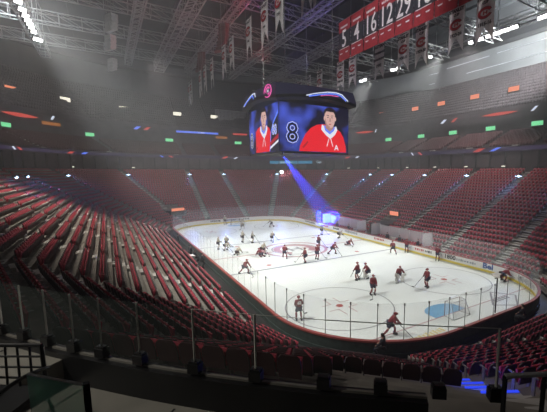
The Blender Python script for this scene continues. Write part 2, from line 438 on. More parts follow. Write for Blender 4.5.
# aisle stairs: (base point generator) on sides and at corner vertices
def aisle_path(kind, v):
    if kind == 'side': return lambda d: Vector((v[0], v[1]*(CY+CR+d), 0))
    return lambda d: Vector((v[0]*CX + (CR+d)*math.cos(v[2]), v[1]*CY + (CR+d)*math.sin(v[2]), 0))
AISLES = []
for x in (-14.3, -4.8, 4.9, 14.2):
    for s in (-1, 1): AISLES.append(('side', (x, s)))
for sx, sy, a0 in ((1, -1, -90), (1, 1, 0), (-1, 1, 90), (-1, -1, 180)):
    for k in range(4): AISLES.append(('corner', (sx, sy, math.radians(a0+30*k))))
AW = .58
def near_corner(kind, v): return kind == 'corner' and v[0] > 0 and v[1] < 0
st = MB()
for kind, v in AISLES:
    f = aisle_path(kind, v); n = NEAR_ROWS if near_corner(kind, v) else NROW
    dr = (f(1)-f(0)).normalized(); sd = Vector((-dr.y, dr.x, 0))
    for i in range(n):
        d0 = row_d(i) - .40
        for h in (0, 1):
            a = f(d0 + h*PITCH_R/2); b = f(d0 + (h+1)*PITCH_R/2 + .02); z = row_z(i) - RISE*(.5 if h == 0 else 0) + RISE*.5 - (RISE*.25 if h == 0 else 0) + .01
            z = row_z(i) - RISE*.5*(1-h) + .012 if False else row_z(i) + (.012 if h == 0 else RISE*.5)
            lo = row_z(i) - RISE
            q = [a - sd*AW*.9, a + sd*AW*.9, b + sd*AW*.9, b - sd*AW*.9]
            st.add([(*w.xy, lo) for w in q] + [(*w.xy, z) for w in q], [(4, 5, 6, 7), (0, 1, 5, 4), (1, 2, 6, 5), (3, 0, 4, 7)])
struct(st.build('floor_aisle_stairs', M['stair']))

# walls and upper tiers ------------------------------------------------
w = MB()
far = ALL
def ringwall(mb, d, z0, z1, edges=None, mi=0): strip(mb, arc_ring(d), z0, arc_ring(d), z1, mi, edges)
A_ALL = set(range(17*4))
# arc-ring edges that stand behind or beside the camera are left out (the near left corner, where the walkway is)
A_NEAR = set(range(0, 16))
mb = MB(); strip(mb, chord_ring(DT), ZT, chord_ring(25.5), ZT, 0, ALL-set(NEAR)); strip(mb, arc_ring(23.6), ZT-.3, arc_ring(23.6), 11.6, 0, A_ALL-A_NEAR); strip(mb, arc_ring(23.6), 11.6, arc_ring(24.2), 11.2, 0, A_ALL-A_NEAR)
strip(mb, arc_ring(24.2), 11.2, arc_ring(24.2), 15.6, 0, A_ALL-A_NEAR)
struct(mb.build('wall_suite_level', M['wall']))
C0, C1, Z0, Z1 = 24.4, 31.4, 15.4, 18.5
NC = 9
mb = MB()
for i in range(NC):
    a, b = C0 + (C1-C0)*i/NC, C0 + (C1-C0)*(i+1)/NC; za, zb = Z0 + (Z1-Z0)*(i)/NC, Z0 + (Z1-Z0)*(i+1)/NC
    strip(mb, chord_ring(a), za - .1, chord_ring(a), zb-.1); strip(mb, chord_ring(a), zb-.1, chord_ring(b), zb-.1)
struct(mb.build('floor_club_terrace', M['wall']))
mb = MB(); strip(mb, arc_ring(31.5), 18.2, arc_ring(31.5), 23.2); strip(mb, arc_ring(31.5), 23.2, arc_ring(32.6), 23.2)
struct(mb.build('wall_upper_fascia', M['wall']))
U0, U1, V0, V1 = 32.6, 44.0, 23.2, 33.2; NU = 13
mb = MB()
for i in range(NU):
    a, b = U0 + (U1-U0)*i/NU, U0 + (U1-U0)*(i+1)/NU; za, zb = V0 + (V1-V0)*i/NU, V0 + (V1-V0)*(i+1)/NU
    strip(mb, chord_ring(a), za, chord_ring(a), zb); strip(mb, chord_ring(a), zb, chord_ring(b), zb)
struct(mb.build('floor_upper_terrace', M['wall']))
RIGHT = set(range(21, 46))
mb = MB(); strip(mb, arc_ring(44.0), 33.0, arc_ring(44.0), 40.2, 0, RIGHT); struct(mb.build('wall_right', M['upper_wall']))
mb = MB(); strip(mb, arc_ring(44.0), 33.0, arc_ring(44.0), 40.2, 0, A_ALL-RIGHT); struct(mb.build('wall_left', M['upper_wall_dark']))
mb = MB(); strip(mb, arc_ring(44.0), 40.2, arc_ring(43.4), 40.2); strip(mb, arc_ring(43.4), 40.2, arc_ring(43.4), 41.0); struct(mb.build('trim_1', M['dark']))
mb = MB(); p = arc_ring(46); mb.add([(v.x, v.y, 43.5) for v in p], [tuple(range(len(p)))])
for y in np.arange(-45, 46, 4.5):
    if abs(y) < 52: mb.box((-62, y-.12, 42.9), (62, y+.12, 43.4))
struct(mb.build('ceiling', M['ceil']))
# ticks under the roof edge, right side
mb = MB()
for k in range(60):
    x = -34 + k*1.1
    if x < 24: mb.box((x, 56.4, 40.25), (x+.55, 56.75, 40.75))
struct(mb.build('trim_2', M['steel']))

# ------------------------------------------------------------------ seats
def seat_parts():
    """local: x along the row, +y away from the ice, origin on the tread under the seat"""
    back = MB()
    m = Matrix.Translation((0, .16, .34)) @ Matrix.Rotation(-.20, 4, 'X')
    prof = [(-.23, 0), (.23, 0), (.245, .30), (.22, .47), (.15, .54), (-.15, .54), (-.22, .47), (-.245, .30)]
    n = len(prof)
    vs = [m @ Vector((x, 0, z)) for x, z in prof] + [m @ Vector((x, .035, z)) for x, z in prof]
    back.add(vs, [tuple(range(n)), tuple(range(n, 2*n))[::-1]] + [(i, n+i, n+(i+1) % n, (i+1) % n) for i in range(n)], 0)
    pad = MB(); sc = .90
    vs = [m @ Vector((x*sc, -.045, .03+z*.76)) for x, z in prof] + [m @ Vector((x*.96, -.002, .015+z*.80)) for x, z in prof]
    pad.add(vs, [tuple(range(n)), tuple(range(n, 2*n))[::-1]] + [(i, n+i, n+(i+1) % n, (i+1) % n) for i in range(n)], 0)
    cush = MB(); mc = Matrix.Translation((0, .10, .38)) @ Matrix.Rotation(-1.25, 4, 'X')
    cush.box((-.21, -.34, -.035), (.21, .02, .035), 0, Matrix.Translation((0, .06, .38)) @ Matrix.Rotation(1.20, 4, 'X') @ Matrix.Scale(-1, 4, (0, 1, 0)) if False else Matrix.Translation((0, .10, .38)) @ Matrix.Rotation(-1.42, 4, 'X'))
    arm = MB(); arm.box((.235, -.14, .58), (.285, .17, .615)); arm.box((.245, -.02, .0), (.275, .08, .58)); arm.box((.225, -.06, 0), (.295, .14, .015))
    return back, pad, cush, arm
b_, p_, c_, a_ = seat_parts()
SEAT = {'backrest': b_.mesh('backrest', [M['seat_shell']]), 'upholstery': p_.mesh('upholstery', [M['red_cloth']]),
        'seat_cushion': c_.mesh('seat_cushion', [M['red_cloth']]), 'armrest': a_.mesh('armrest', [M['seat_metal']])}
# light template for the mass of seats: verts, quads, material index
def low_template():
    mb = MB()
    m = Matrix.Translation((0, .16, .34)) @ Matrix.Rotation(-.20, 4, 'X')
    for (w0, w1, ya, yb, za, zb, k) in ((.25, .175, 0, .035, 0, .54, 1), (.235, .175, -.045, -.001, .02, .47, 0)):
        vs = [m @ Vector(p) for p in ((-w0,ya,za),(w0,ya,za),(w0,yb,za),(-w0,yb,za),(-w1,ya,zb),(w1,ya,zb),(w1,yb,zb),(-w1,yb,zb))]
        mb.add(vs, [(0,3,2,1),(4,5,6,7),(0,1,5,4),(1,2,6,5),(2,3,7,6),(3,0,4,7)], k)
    mb.box((-.21, -.34, -.035), (.21, .02, .035), 0, Matrix.Translation((0, .10, .38)) @ Matrix.Rotation(-1.42, 4, 'X'))
    mb.box((.245, -.14, .3), (.275, .15, .61), 2)
    return mb
def tiny_template():
    mb = MB(); m = Matrix.Translation((0, .1, .1)) @ Matrix.Rotation(-.2, 4, 'X')
    mb.box((-.25, -.05, 0), (.25, .05, .75), 0, m); return mb
def seat_mass(name, tmpl, places, mats):
    v = np.array(tmpl.v, dtype=np.float32); f = np.array(tmpl.f, dtype=np.int32); mi = np.array(tmpl.mi, dtype=np.int32)
    P = np.array([(x, y, z) for x, y, z, r in places], dtype=np.float32); R = np.array([r for *_, r in places], dtype=np.float32)
    c, s = np.cos(R)[:, None], np.sin(R)[:, None]
    X = v[None, :, 0]*c - v[None, :, 1]*s + P[:, 0:1]; Y = v[None, :, 0]*s + v[None, :, 1]*c + P[:, 1:2]; Z = v[None, :, 2] + P[:, 2:3]
    V = np.stack([X, Y, Z], -1).reshape(-1, 3); n = len(places)
    Fc = (f[None] + (np.arange(n)*len(v))[:, None, None]).reshape(-1, 4)
    me = bpy.data.meshes.new(name); me.vertices.add(len(V)); me.vertices.foreach_set('co', V.ravel())
    me.loops.add(Fc.size); me.loops.foreach_set('vertex_index', Fc.ravel().astype(np.int32))
    me.polygons.add(len(Fc)); me.polygons.foreach_set('loop_start', np.arange(0, Fc.size, 4, dtype=np.int32))
    for m in mats: me.materials.append(m)
    me.polygons.foreach_set('material_index', np.tile(mi, n)); me.update(calc_edges=True)
    return link(name, me)
AP = [(aisle_path(k, v), (k, v)) for k, v in AISLES]
SP = .54
def row_seats(d, z, edges, aisle_gap=True):
    ring = chord_ring(d); out = []
    for k in edges:
        a, b = ring[k], ring[(k+1) % 16]; L = (b-a).length; dr = (b-a)/L
        rot = math.atan2(dr.y, dr.x) + PI   # local +y points outward
        # cuts along this edge
        cuts = [0, L]
        if aisle_gap:
            for f, (kk, vv) in AP:
                if kk == 'side' and k in (7, 15):
                    q = f(d); t = (q-a).dot(dr)
                    if abs((q - (a+dr*t)).length) < .5: cuts.append(t)
        cuts = sorted(cuts)
        for i in range(len(cuts)-1):
            s0, s1 = (cuts[i]+AW, cuts[i+1]-AW) if aisle_gap else (cuts[i], cuts[i+1]); n = int((s1-s0)//SP)
            if n <= 0: continue
            pad = (s1-s0-n*SP)/2
            for j in range(n):
                q = a + dr*(s0+pad+SP*(j+.5)); out.append((q.x, q.y, z, rot, k, i, j, n))
    return out
# local +y must point outward: for the +Y side the row direction runs -x, so check by construction
def outward(rot): return Vector((-math.sin(rot), math.cos(rot), 0))
r_, u_ = cam.matrix_world, None
fr = fwd.cross(Vector((0, 0, 1))).normalized(); fu = fr.cross(fwd)
def px(p):
    d = Vector(p) - CAM; z = d.dot(fwd)
    if z < .3: return None
    return (W_PX/2 + SHIFT[0] + F_PX*d.dot(fr)/z, H_PX/2 + SHIFT[1] - F_PX*d.dot(fu)/z, z)
lower_seats = []
def opening(x, y, i):
    # vomitories that interrupt the rows: left far corner and right side behind the benches
    if i >= 12 and x > 22 and y < 0 and -42.5 < math.degrees(math.atan2(y+CY, x-CX)) < -30.0: return True
    if y > 13 and -2.1 < x < 1.5 and i < 7: return True
    if i < 9 and (Vector((x, y)) - Vector((-34.6, -10.9))).length < 2.4: return True
    return False
for i in range(NROW):
    ed = [k for k in range(16) if i < NEAR_ROWS or k not in NEAR]
    for s in row_seats(row_d(i), row_z(i), ed):
        if not opening(s[0], s[1], i): lower_seats.append((*s, i))
ok = []
for s in lower_seats:
    q = px((s[0], s[1], s[2]+.7))
    if q and -5 < q[0] < 552 and q[1] < np.interp(q[0], [0, 60, 110, 175, 240, 340, 547], [325, 343, 352, 368, 380, 388, 389]): ok.append((q[2], s))
ok.sort(key=lambda t: t[0])
single = [s for _, s in ok[:300]]; ids = set((s[4], s[5], s[6], s[8]) for s in single)
BLK = {15: 'left stand', 0: 'left corner block', 1: 'middle corner block', 2: 'right corner block', 3: 'near end stand'}
for s in single:
    x, y, z, rot, k, seg, j, n, i = s
    lab = 'folding red arena seat, %s, %s row up, %s from left aisle' % (BLK.get(k, 'side stand'), ORD[i], ORD[j])
    e = empty('arena_seat', (x, y, z), rot, lab, 'seat', 'folding arena seats in the nearest rows')
    bk = link('backrest', SEAT['backrest'], e); link('upholstery', SEAT['upholstery'], bk)
    link('seat_cushion', SEAT['seat_cushion'], e); link('armrest', SEAT['armrest'], e)
rest = [s[:4] for s in lower_seats if (s[4], s[5], s[6], s[8]) not in ids]
o = seat_mass('lower_seating', low_template(), rest, [M['red_cloth'], M['seat_shell'], M['seat_metal']])
tag(o, 'rows of folded red seats filling the lower bowl around the ice', 'seating', kind='stuff')
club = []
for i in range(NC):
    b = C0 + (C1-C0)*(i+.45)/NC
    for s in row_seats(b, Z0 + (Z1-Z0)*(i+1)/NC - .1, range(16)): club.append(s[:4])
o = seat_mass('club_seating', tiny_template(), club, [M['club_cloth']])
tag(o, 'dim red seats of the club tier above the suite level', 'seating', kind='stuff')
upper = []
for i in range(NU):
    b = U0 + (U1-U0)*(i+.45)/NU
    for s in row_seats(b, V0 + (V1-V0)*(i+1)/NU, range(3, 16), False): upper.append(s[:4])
o = seat_mass('upper_seating', tiny_template(), upper, [M['wall']])  # wall colour stands in for the haze that hides these rows
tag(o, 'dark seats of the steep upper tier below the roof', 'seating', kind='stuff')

# haze in the hall --------------------------------------------------
mb = MB(); mb.box((-65, -56, -.6), (64, 56, 42.7))
hz, ht, hb = new_mat('hall_haze'); ht.nodes.remove(hb)
vs = ht.nodes.new('ShaderNodeVolumeScatter'); vs.inputs['Density'].default_value = HAZE; vs.inputs['Anisotropy'].default_value = .2
vs.inputs['Color'].default_value = (.92, .95, 1, 1)
ht.links.new(vs.outputs[0], ht.nodes['Material Output'].inputs['Volume'])
tag(mb.build('haze', hz), 'thin smoky haze hanging through the whole hall', 'haze', kind='stuff')
# ------------------------------------------------------------------ suite level, ribbons, signs
def ring_normal(x, y):
    ax, ay = abs(x)-CX, abs(y)-CY
    if ax > 0 and ay > 0: n = Vector((math.copysign(ax, x), math.copysign(ay, y), 0))
    elif ax > ay: n = Vector((math.copysign(1, x), 0, 0))
    else: n = Vector((0, math.copysign(1, y), 0))
    return n.normalized()
def ring_frame(x, y, z):
    n = ring_normal(x, y); return frame((x, y, z), n.cross(Vector((0, 0, 1))), (0, 0, 1))
def on_ring(x, y, d, z, inset=0):
    """move (x, y) radially onto the ring at distance d and return its frame, facing the ice"""
    n = ring_normal(x, y); ax, ay = abs(x)-CX, abs(y)-CY
    cur = (math.hypot(ax, ay) if ax > 0 and ay > 0 else max(ax, ay)) - CR
    q = Vector((x, y, 0)) + n*(d-cur-inset); return ring_frame(q.x, q.y, z)
mb = MB()
per, ps = perimeter(24.15, 8)
for k in range(110):
    p = along(per, ps, ps[-1]*k/110)
    if p.x > 20 and p.y < 10: continue
    m = ring_frame(p.x, p.y, 11.2); mb.box((-.09, 0, 0), (.09, 3.4, .25), 0, m); 
    mb.box((-.9, .1, -.02), (.9, .9, .03), 0, m)
struct(mb.build('trim_3', M['dark']))
def ribbon(name, d, z0, z1, label):
    r = empty(name, (0, 0, z0), 0, label, 'ribbon display')
    mb = MB(); e = A_ALL - A_NEAR
    strip(mb, arc_ring(d), z0-z0, arc_ring(d), z1-z0, 0, e); strip(mb, arc_ring(d), z1-z0, arc_ring(d+.25), z1-z0, 0, e); strip(mb, arc_ring(d+.25), z1-z0, arc_ring(d+.25), 0, 0, e)
    mb.build('led_band', M['led_purple'] if d < 30 else M['wall'], r); return r
RL = ribbon('lower_ribbon_display', 23.9, 14.85, 15.5, 'lower dim purple ribbon display circling above the suite level')
RU = ribbon('upper_ribbon_display', 30.9, 22.1, 22.75, 'upper dark ribbon display circling below the steep top tier')
def slash(rib, x, y, z, d, m, w=.9, h=.75, lean=.9, z0=0):
    mt = T(0, 0, -z0) @ on_ring(x, y, d, z, .05); mb = MB()
    v = [(-w/2-lean/2, -h/2), (w/2-lean/2, -h/2), (w/2+lean/2, h/2), (-w/2+lean/2, h/2)]
    mb.add([mt @ Vector((a, b, 0)) for a, b in v] + [mt @ Vector((a, b, .04)) for a, b in v], [(3, 2, 1, 0), (4, 5, 6, 7), (0, 1, 5, 4), (1, 2, 6, 5), (2, 3, 7, 6), (3, 0, 4, 7)])
    mb.build('led_slash', M[m], rib)
for x, y, m, w, l in ((-32, -35.6, 'led_white', .5, -.7), (-33.4, -35.1, 'led_red', .7, -1), (-44, -28.6, 'led_red', 1.0, 1.0), (-46.3, -26.4, 'led_blue', 1, 1.0),
        (-54.1, -10.4, 'led_blue', .5, -.9), (-54.5, -8.2, 'led_red', .7, -1), (-54.7, 6.3, 'led_red', 1.1, 1.2), (-54.2, 9.4, 'led_white', .7, 1.0),
        (-34.2, 34.8, 'led_red', 1.2, 1.2), (-31.2, 36, 'led_white', .8, 1.2), (-12.5, 37.2, 'led_white', .4, -.6), (-10.2, 37.2, 'led_red', .6, -.8),
        (4.1, 37.2, 'led_red', 1.3, 1.2), (7.3, 37.2, 'led_blue', .9, 1.4)):
    slash(RL, x, y, 15.2, 23.9, m, w, .62, l, 14.85)
for x, y, m, w, l in ((-60.1, -15, 'led_blue', 1.0, 1.0), (-60.6, -12.6, 'led_red', .9, 1.0), (-9.9, 44, 'led_white', .8, 1.0), (-7.0, 44, 'led_red', .8, 1.0),
                      (10, 44, 'led_white', .5, .8), (-32, 42.7, 'led_white', .4, .3), (-50.7, -31.6, 'led_white', .5, .5)):
    slash(RU, x, y, 22.6, 30.9, m, w, .8, l, 22.1)
def ribbon_patch(rib, pts, z, h, d, m, z0, name='led_patch', taper=0):
    mb = MB(); n = len(pts)
    fr_ = [T(0, 0, -z0) @ on_ring(x, y, d, z, .06) for x, y in pts]
    for i in range(n-1):
        def hh(k): return h/2*(1 - taper*abs(2*k/(n-1)-1)**2)
        mb.add([fr_[i] @ Vector((0, -hh(i), 0)), fr_[i+1] @ Vector((0, -hh(i+1), 0)), fr_[i+1] @ Vector((0, hh(i+1), 0)), fr_[i] @ Vector((0, hh(i), 0))], [(0, 1, 2, 3)])
    return mb.build(name, M[m], rib)
def lerp_pts(a, b, n=8): return [(a[0]+(b[0]-a[0])*k/n, a[1]+(b[1]-a[1])*k/n) for k in range(n+1)]
ribbon_patch(RU, lerp_pts((-42.6, -38.6), (-48.6, -33.7), 10), 22.15, .75, 30.9, 'led_red', 22.1, 'red_led_arc', .95)
ribbon_patch(RU, lerp_pts((-38.6, 40.8), (-32.8, 43), 10), 22.5, .6, 30.9, 'led_red', 22.1, 'red_led_arc', .95)
ribbon_patch(RU, lerp_pts((-.4, 44), (7, 44), 10), 22.55, .6, 30.9, 'led_red', 22.1, 'red_led_arc', .95)
ribbon_patch(RU, lerp_pts((-61, 10.8), (-60.3, 15), 6), 22.5, .5, 30.9, 'led_red', 22.1, 'red_led_arc')
ribbon_patch(RU, lerp_pts((-61.5, -5.2), (-61.5, 6.5), 10), 22.4, .55, 30.9, 'led_blue', 22.1, 'blue_led_band')
mt = T(0, 0, -22.1) @ on_ring(-61.5, 1.6, 30.9, 22.4, .1); text('ribbon_lettering', 'G  BELL', .6, M['led_white'], mt, RU)
ribbon_patch(RL, lerp_pts((-51.5, 18.5), (-44, 29), 12), 13.95, .85, 23.9, 'led_teal', 14.85, 'teal_led_band')
mt = T(0, 0, -14.85) @ on_ring(-49.0, 22.6, 23.9, 13.95, .1); text('ribbon_lettering', 'Centre Bell', .95, M['led_text'], mt, RL, bold=.01)
mt = T(0, 0, -14.85) @ on_ring(-42.3, 30.2, 23.9, 13.95, .1); text('ribbon_lettering', 'Cen', .95, M['led_text'], mt, RL, bold=.01)
# orange and yellow boards under the upper ribbon
for i, (a, b, lab) in enumerate((((-49.1, -33.2), (-51.8, -30.3), 'dim orange display board under the upper ribbon, near the left'), ((-61.5, 5.8), (-61.5, 9.2), 'small dim orange display board under the upper ribbon, far end'))):
    e = empty('display_board', (0, 0, 21.35), 0, lab, 'display board')
    ribbon_patch(e, lerp_pts(a, b, 3), 21.35, .7, 31.1, 'dim_orange' if i == 0 else 'dim_orange', 21.35, 'display_face')
# green exit signs
def sign_box(name, x, y, d, z, w, h, face, label, cat, group, inset=.3):
    mt = on_ring(x, y, d, z, inset); e = link(name, None); e.matrix_world = mt; e.empty_display_size = .2; tag(e, label, cat, group)
    mb = MB(); mb.box((-w/2-.06, -h/2-.06, -.12), (w/2+.06, h/2+.06, 0)); mb.build('sign_housing', M['dark'], e)
    mb = MB(); mb.box((-w/2, -h/2, .0), (w/2, h/2, .03)); mb.build('sign_face', face, e); return e
GX = [(-43.9, -38.6), (-56.5, -25.7), (-62.4, -7.1), (-61.7, 12.5), (-28.1, 44.5), (-16.8, 45), (-7.5, 45), (1.5, 45), (10.5, 45)]
st = MB()
for i, (x, y) in enumerate(GX):
    sign_box('exit_sign', x, y, 31.5, 19.95, 2.0, .8, M['green_sign'], 'green exit sign over the club tier, %s from the left' % ORD[i], 'exit sign', 'green exit signs')
    for k in range(NC):
        b = C0 + (C1-C0)*(k+.5)/NC; za = Z0 + (Z1-Z0)*(k+1)/NC
        st.box((-.55, -.12, -.42), (.55, .1, .40), 0, on_ring(x, y, b, za))
struct(st.build('floor_club_stairs', M['stair']))  # stairs kept pale in place of a light cone below each sign
TX = [((-51.3, -37.9), 'orange'), ((-58.8, -29.6), 'white'), ((-64.6, -17.5), 'white'), ((-66.5, -3.8), 'white'), ((-66.4, 6.9), 'white'),
      ((-34.5, 47.2), 'orange'), ((-23.5, 48.9), 'orange'), ((-15, 49), 'orange'), ((-5.8, 49), 'orange'), ((3, 49), 'orange')]
for i, ((x, y), c) in enumerate(TX):
    e = sign_box('section_sign', x, y, 36.3, 28.0, 2.2, .95, M['orange_sign'] if c == 'orange' else M['sign_white'],
                 '%s lit section sign in the top tier, %s from the left' % ('orange red' if c == 'orange' else 'pale yellow', ORD[i]), 'section sign', 'lit signs over the top tier doorways')
    mb = MB(); mb.box((-1.0, -1.9, -.6), (1.0, -.35, -.15)); mb.build('portal_box', M['dark'], e)
# blue lamps over the lower aisles
LX = []
for kind, v in AISLES:
    if near_corner(kind, v): continue
    f = aisle_path(kind, v); LX.append(f(19.55))
LX = [p for p in LX if not (p.x > 24)]
LX.sort(key=lambda p: px(p + Vector((0, 0, 10.6)))[0] if px(p + Vector((0, 0, 10.6))) else -999)
nn = 0
for p in LX:
    q = px(p + Vector((0, 0, 10.6)))
    if not q or not (-30 < q[0] < 600): continue
    mt = on_ring(p.x, p.y, 19.5, 10.62)
    e = link('aisle_lamp', None); e.matrix_world = mt; tag(e, 'small blue white lamp at the top of a lower aisle, %s from the left' % ORD[nn], 'lamp', 'lamps at the aisle heads'); nn += 1
    mb = MB(); mb.box((-.35, -.08, -.3), (.35, .16, .1)); mb.build('lamp_housing', M['dark'], e)
    mb = MB(); mb.ball((0, -.1, .08), .17); mb.box((-.5, -.14, .05), (.5, -.06, .12)); mb.build('lamp_lens', M['blue_lamp'], e)
    n = ring_normal(p.x, p.y); o_ = mt.translation - n*.4 + Vector((0, 0, .1))
    light('aisle_lamp_beam', 'SPOT', o_, p - n*7 + Vector((0, 0, 6.2)), 3000, (.16, .32, 1), .1, 62, .7)
STAR = on_ring(-45.55, 19.56, 19.4, 11.1).translation
e = link('follow_lamp', None, None, STAR); tag(e, 'bright white lamp shining from the far stand below the scoreboard', 'lamp')
mb = MB(); mb.ball((.2, 0, 0), .5); mb.build('lamp_lens', M['lamp'], e)
mb = MB(); mb.box((-.7, -.35, -.3), (.0, .35, .3)); mb.build('lamp_housing', M['dark'], e)
light('follow_lamp_glow', 'POINT', STAR + Vector((.8, 0, 0)), None, 500, (.8, .88, 1), .25)
# small lights along the suite fronts
for i, (x, y) in enumerate(((-44, -28.6), (-52, -17), (-34, 34.8), (-24, 37), (-14, 37), (-6, 37), (1.5, 37), (9, 37))):
    mt = on_ring(x, y, 24.0, 12.2, .1); e = link('suite_lamp', None); e.matrix_world = mt
    tag(e, 'tiny warm lamp on the suite level wall, %s from the left' % ORD[i], 'lamp', 'tiny lamps on the suite level')
    mb = MB(); mb.box((-.35, -.08, 0), (.35, .08, .06)); mb.build('lamp_lens', M['sign_white'], e)
    mb = MB(); mb.box((-.4, -.12, -.1), (.4, .12, 0)); mb.build('lamp_bracket', M['dark'], e)
# pale perforated panel high at the far end
mp = frame((-64.4, 11.5, 29.9), (0, 1, 0), (.25, 0, 1)); mb = MB()
def half(x): return -4.4*math.sqrt(max(0, 1-(x/4.9)**2))
for k in range(-11, 12):
    x = k*.42; b = half(x)
    if b < -.3: mb.bar(mp @ Vector((x, 0, 0)), mp @ Vector((x, b, 0)), .2, .06)
for k in range(1, 11):
    z = -.42*k; w_ = 4.9*math.sqrt(max(0, 1-(z/4.4)**2)); mb.bar(mp @ Vector((-w_, z, 0)), mp @ Vector((w_, z, 0)), .2, .06)
mb.bar(mp @ Vector((-4.9, 0, 0)), mp @ Vector((4.9, 0, 0)), .2)
tag(mb.build('lattice_panel', M['lattice']), 'pale grey half round lattice panel high above the far end', 'panel')
# light strips on the right upper wall
for i, (a, b, z) in enumerate((((-36, 57), (-23, 57), 38.2), ((-20, 57), (-8, 57), 38.6), ((-6, 57), (14, 57), 38.7), ((-36, 57), (-24, 57), 35.6), ((-14, 57), (10, 57), 36.0))):
    mb = MB(); mb.box((a[0], 56.75, z), (b[0], 56.9, z+.09)); o = mb.build('wall_light_strip', M['tube'])
    tag(o, 'faint white strip light on the right upper wall, %s row, %s' % ('top' if i < 3 else 'lower', ('left piece', 'middle piece', 'right piece', 'left piece', 'right piece')[i]), 'light strip', 'strip lights on the upper wall')
# lit openings at ice level
def vomitory(name, fr_, w, h, depth, label, sw, signz, signx=0, face='orange_sign'):
    e = link(name, None); e.matrix_world = fr_; tag(e, label, 'entrance')
    mb = MB(); mb.box((-w/2, 0, -depth), (w/2, h, 0)); mb.build('entrance_passage', M['dark'], e)  # solid dark block stands in for the shade inside the tunnel
    mb = MB(); mb.box((-w/2-.1, h, -depth*.9), (w/2+.1, h+.12, .12)); mb.build('entrance_lintel', M['black'], e)
    mb = MB(); mb.box((signx-sw/2, signz-.28, .12), (signx+sw/2, signz+.28, .25)); mb.build('entrance_sign', M[face], e)
vomitory('player_entrance', frame((-.3, 15.7, 0), (1, 0, 0), (0, 0, 1)), 3.0, 2.35, 4.5, 'dark tunnel opening between the two team benches', .01, 2.4)
mtx = ring_frame(-33.6, -10.4, 0)
vomitory('corner_entrance', mtx, 3.2, 3.0, 4.2, 'dark corner tunnel with red lit sign at the far left of the ice', 3.0, 3.3)
mb = MB(); e = empty('lit_exit_sign', (-.5, 20.0, 3.9), 0, 'orange lit sign above the tunnel between the benches', 'exit sign')
mb.box((-1.0, -.05, -.35), (1.0, .1, .35)); mb.build('sign_face', M['orange_sign'], e)
mb = MB(); mb.box((-1.1, .1, -.5), (1.1, .3, .5)); mb.box((-1.0, .1, -1.2), (-.9, .3, -.5)); mb.box((.9, .1, -1.2), (1.0, .3, -.5)); mb.build('sign_frame', M['dark'], e)

# ------------------------------------------------------------------ team benches on the right side
for x0, x1, lab in ((-13.2, -2.1, 'team bench with hazy glass behind it, left of the tunnel'), (1.6, 12.4, 'team bench with hazy glass behind it, right of the tunnel')):
    e = empty('team_bench', ((x0+x1)/2, 14.1, 0), 0, lab, 'bench', 'team benches'); L = (x1-x0)/2
    mb = MB(); mb.box((-L+.2, -.1, .42), (L-.2, .3, .5)); mb.build('bench_seat', M['dark'], e)
    for x in np.linspace(-L+.6, L-.6, 4): mb = MB(); mb.box((x-.05, 0, 0), (x+.05, .22, .42)); mb.build('bench_leg', M['steel'], e)
    mb = MB(); mb.box((-L, .9, 0), (L, .98, 1.0)); mb.build('back_board', M['pad_white'], e)
    mb = MB(); mb.box((-L, .92, 1.0), (L, .95, 2.6)); mb.build('back_glass', M['glass_hazy'], e)
    for x in (-L, L): mb = MB(); mb.box((x-.015, -1.0, 1.1), (x+.015, .92, 2.9)); mb.build('end_glass', M['glass_hazy'], e)
    for x in np.linspace(-L, L, 6): mb = MB(); mb.box((x-.03, .9, 1.0), (x+.03, .97, 2.65)); mb.build('glass_post', M['steel'], e)

# ------------------------------------------------------------------ logo
def logo_parts(mt, s, parent, red='ad_red', white='ad_red', navy='banner_navy'):
    """red C with a white-edged H inside; s = width"""
    def cshape(rx, ry, wx, wy, m, z, a0, a1, nm):
        mb = MB(); n = 26
        for k in range(n):
            a, b = math.radians(a0+(a1-a0)*k/n), math.radians(a0+(a1-a0)*(k+1)/n)
            q = [(rx*math.cos(a), ry*math.sin(a)), (rx*math.cos(b), ry*math.sin(b)), ((rx-wx)*math.cos(b), (ry-wy)*math.sin(b)), ((rx-wx)*math.cos(a), (ry-wy)*math.sin(a))]
            mb.add([mt @ Vector((x*s, y*s, z)) for x, y in q], [(0, 1, 2, 3)])
        return mb.build(nm, M[m], parent)
    cshape(.52, .37, .21, .19, navy, .004, 22, 338, 'logo_outline'); cshape(.49, .34, .17, .15, red, .010, 28, 332, 'logo_letter')
    mb = MB()
    for x in (-.13, .09): mb.add([mt @ Vector((a*s, b*s, .012)) for a, b in ((x, -.12), (x+.08, -.12), (x+.08, .12), (x, .12))], [(0, 1, 2, 3)])
    mb.add([mt @ Vector((a*s, b*s, .0125)) for a, b in ((-.1, -.035), (.15, -.035), (.15, .035), (-.1, .035))], [(0, 1, 2, 3)])
    mb.build('logo_letter', M[white], parent)

# ------------------------------------------------------------------ banners
def cloth(w, h, tail, m, nx=8, amp=.04, ph=0):
    mb = MB(); top = []; bot = []
    for k in range(nx+1):
        x = -w/2 + w*k/nx; y = amp*math.sin(k*1.3+ph); zb = -h + tail*(1-abs(2*k/nx-1)) if tail else -h
        top.append((x, y, 0)); bot.append((x, y*1.6, zb))
    n = nx+1; off = .02
    vs = top + bot + [(x, y+off, z) for x, y, z in top] + [(x, y+off, z) for x, y, z in bot]
    fs = []
    for k in range(nx):
        fs += [(n+k, n+k+1, k+1, k), (3*n+k+1, 3*n+k, 2*n+k, 2*n+k+1), (n+k, 3*n+k, 3*n+k+1, n+k+1), (k, k+1, 2*n+k+1, 2*n+k)]
    fs += [(0, 2*n, 3*n, n), (nx, n+nx, 3*n+nx, 2*n+nx)]
    mb.add(vs, fs); return mb.mesh('cloth', [m])
CL = [cloth(2.0, 5.0, 1.5, M['banner'], ph=i) for i in range(3)]; CL2 = [cloth(1.8, 4.2, 1.5, M['banner'], ph=i) for i in range(3)]
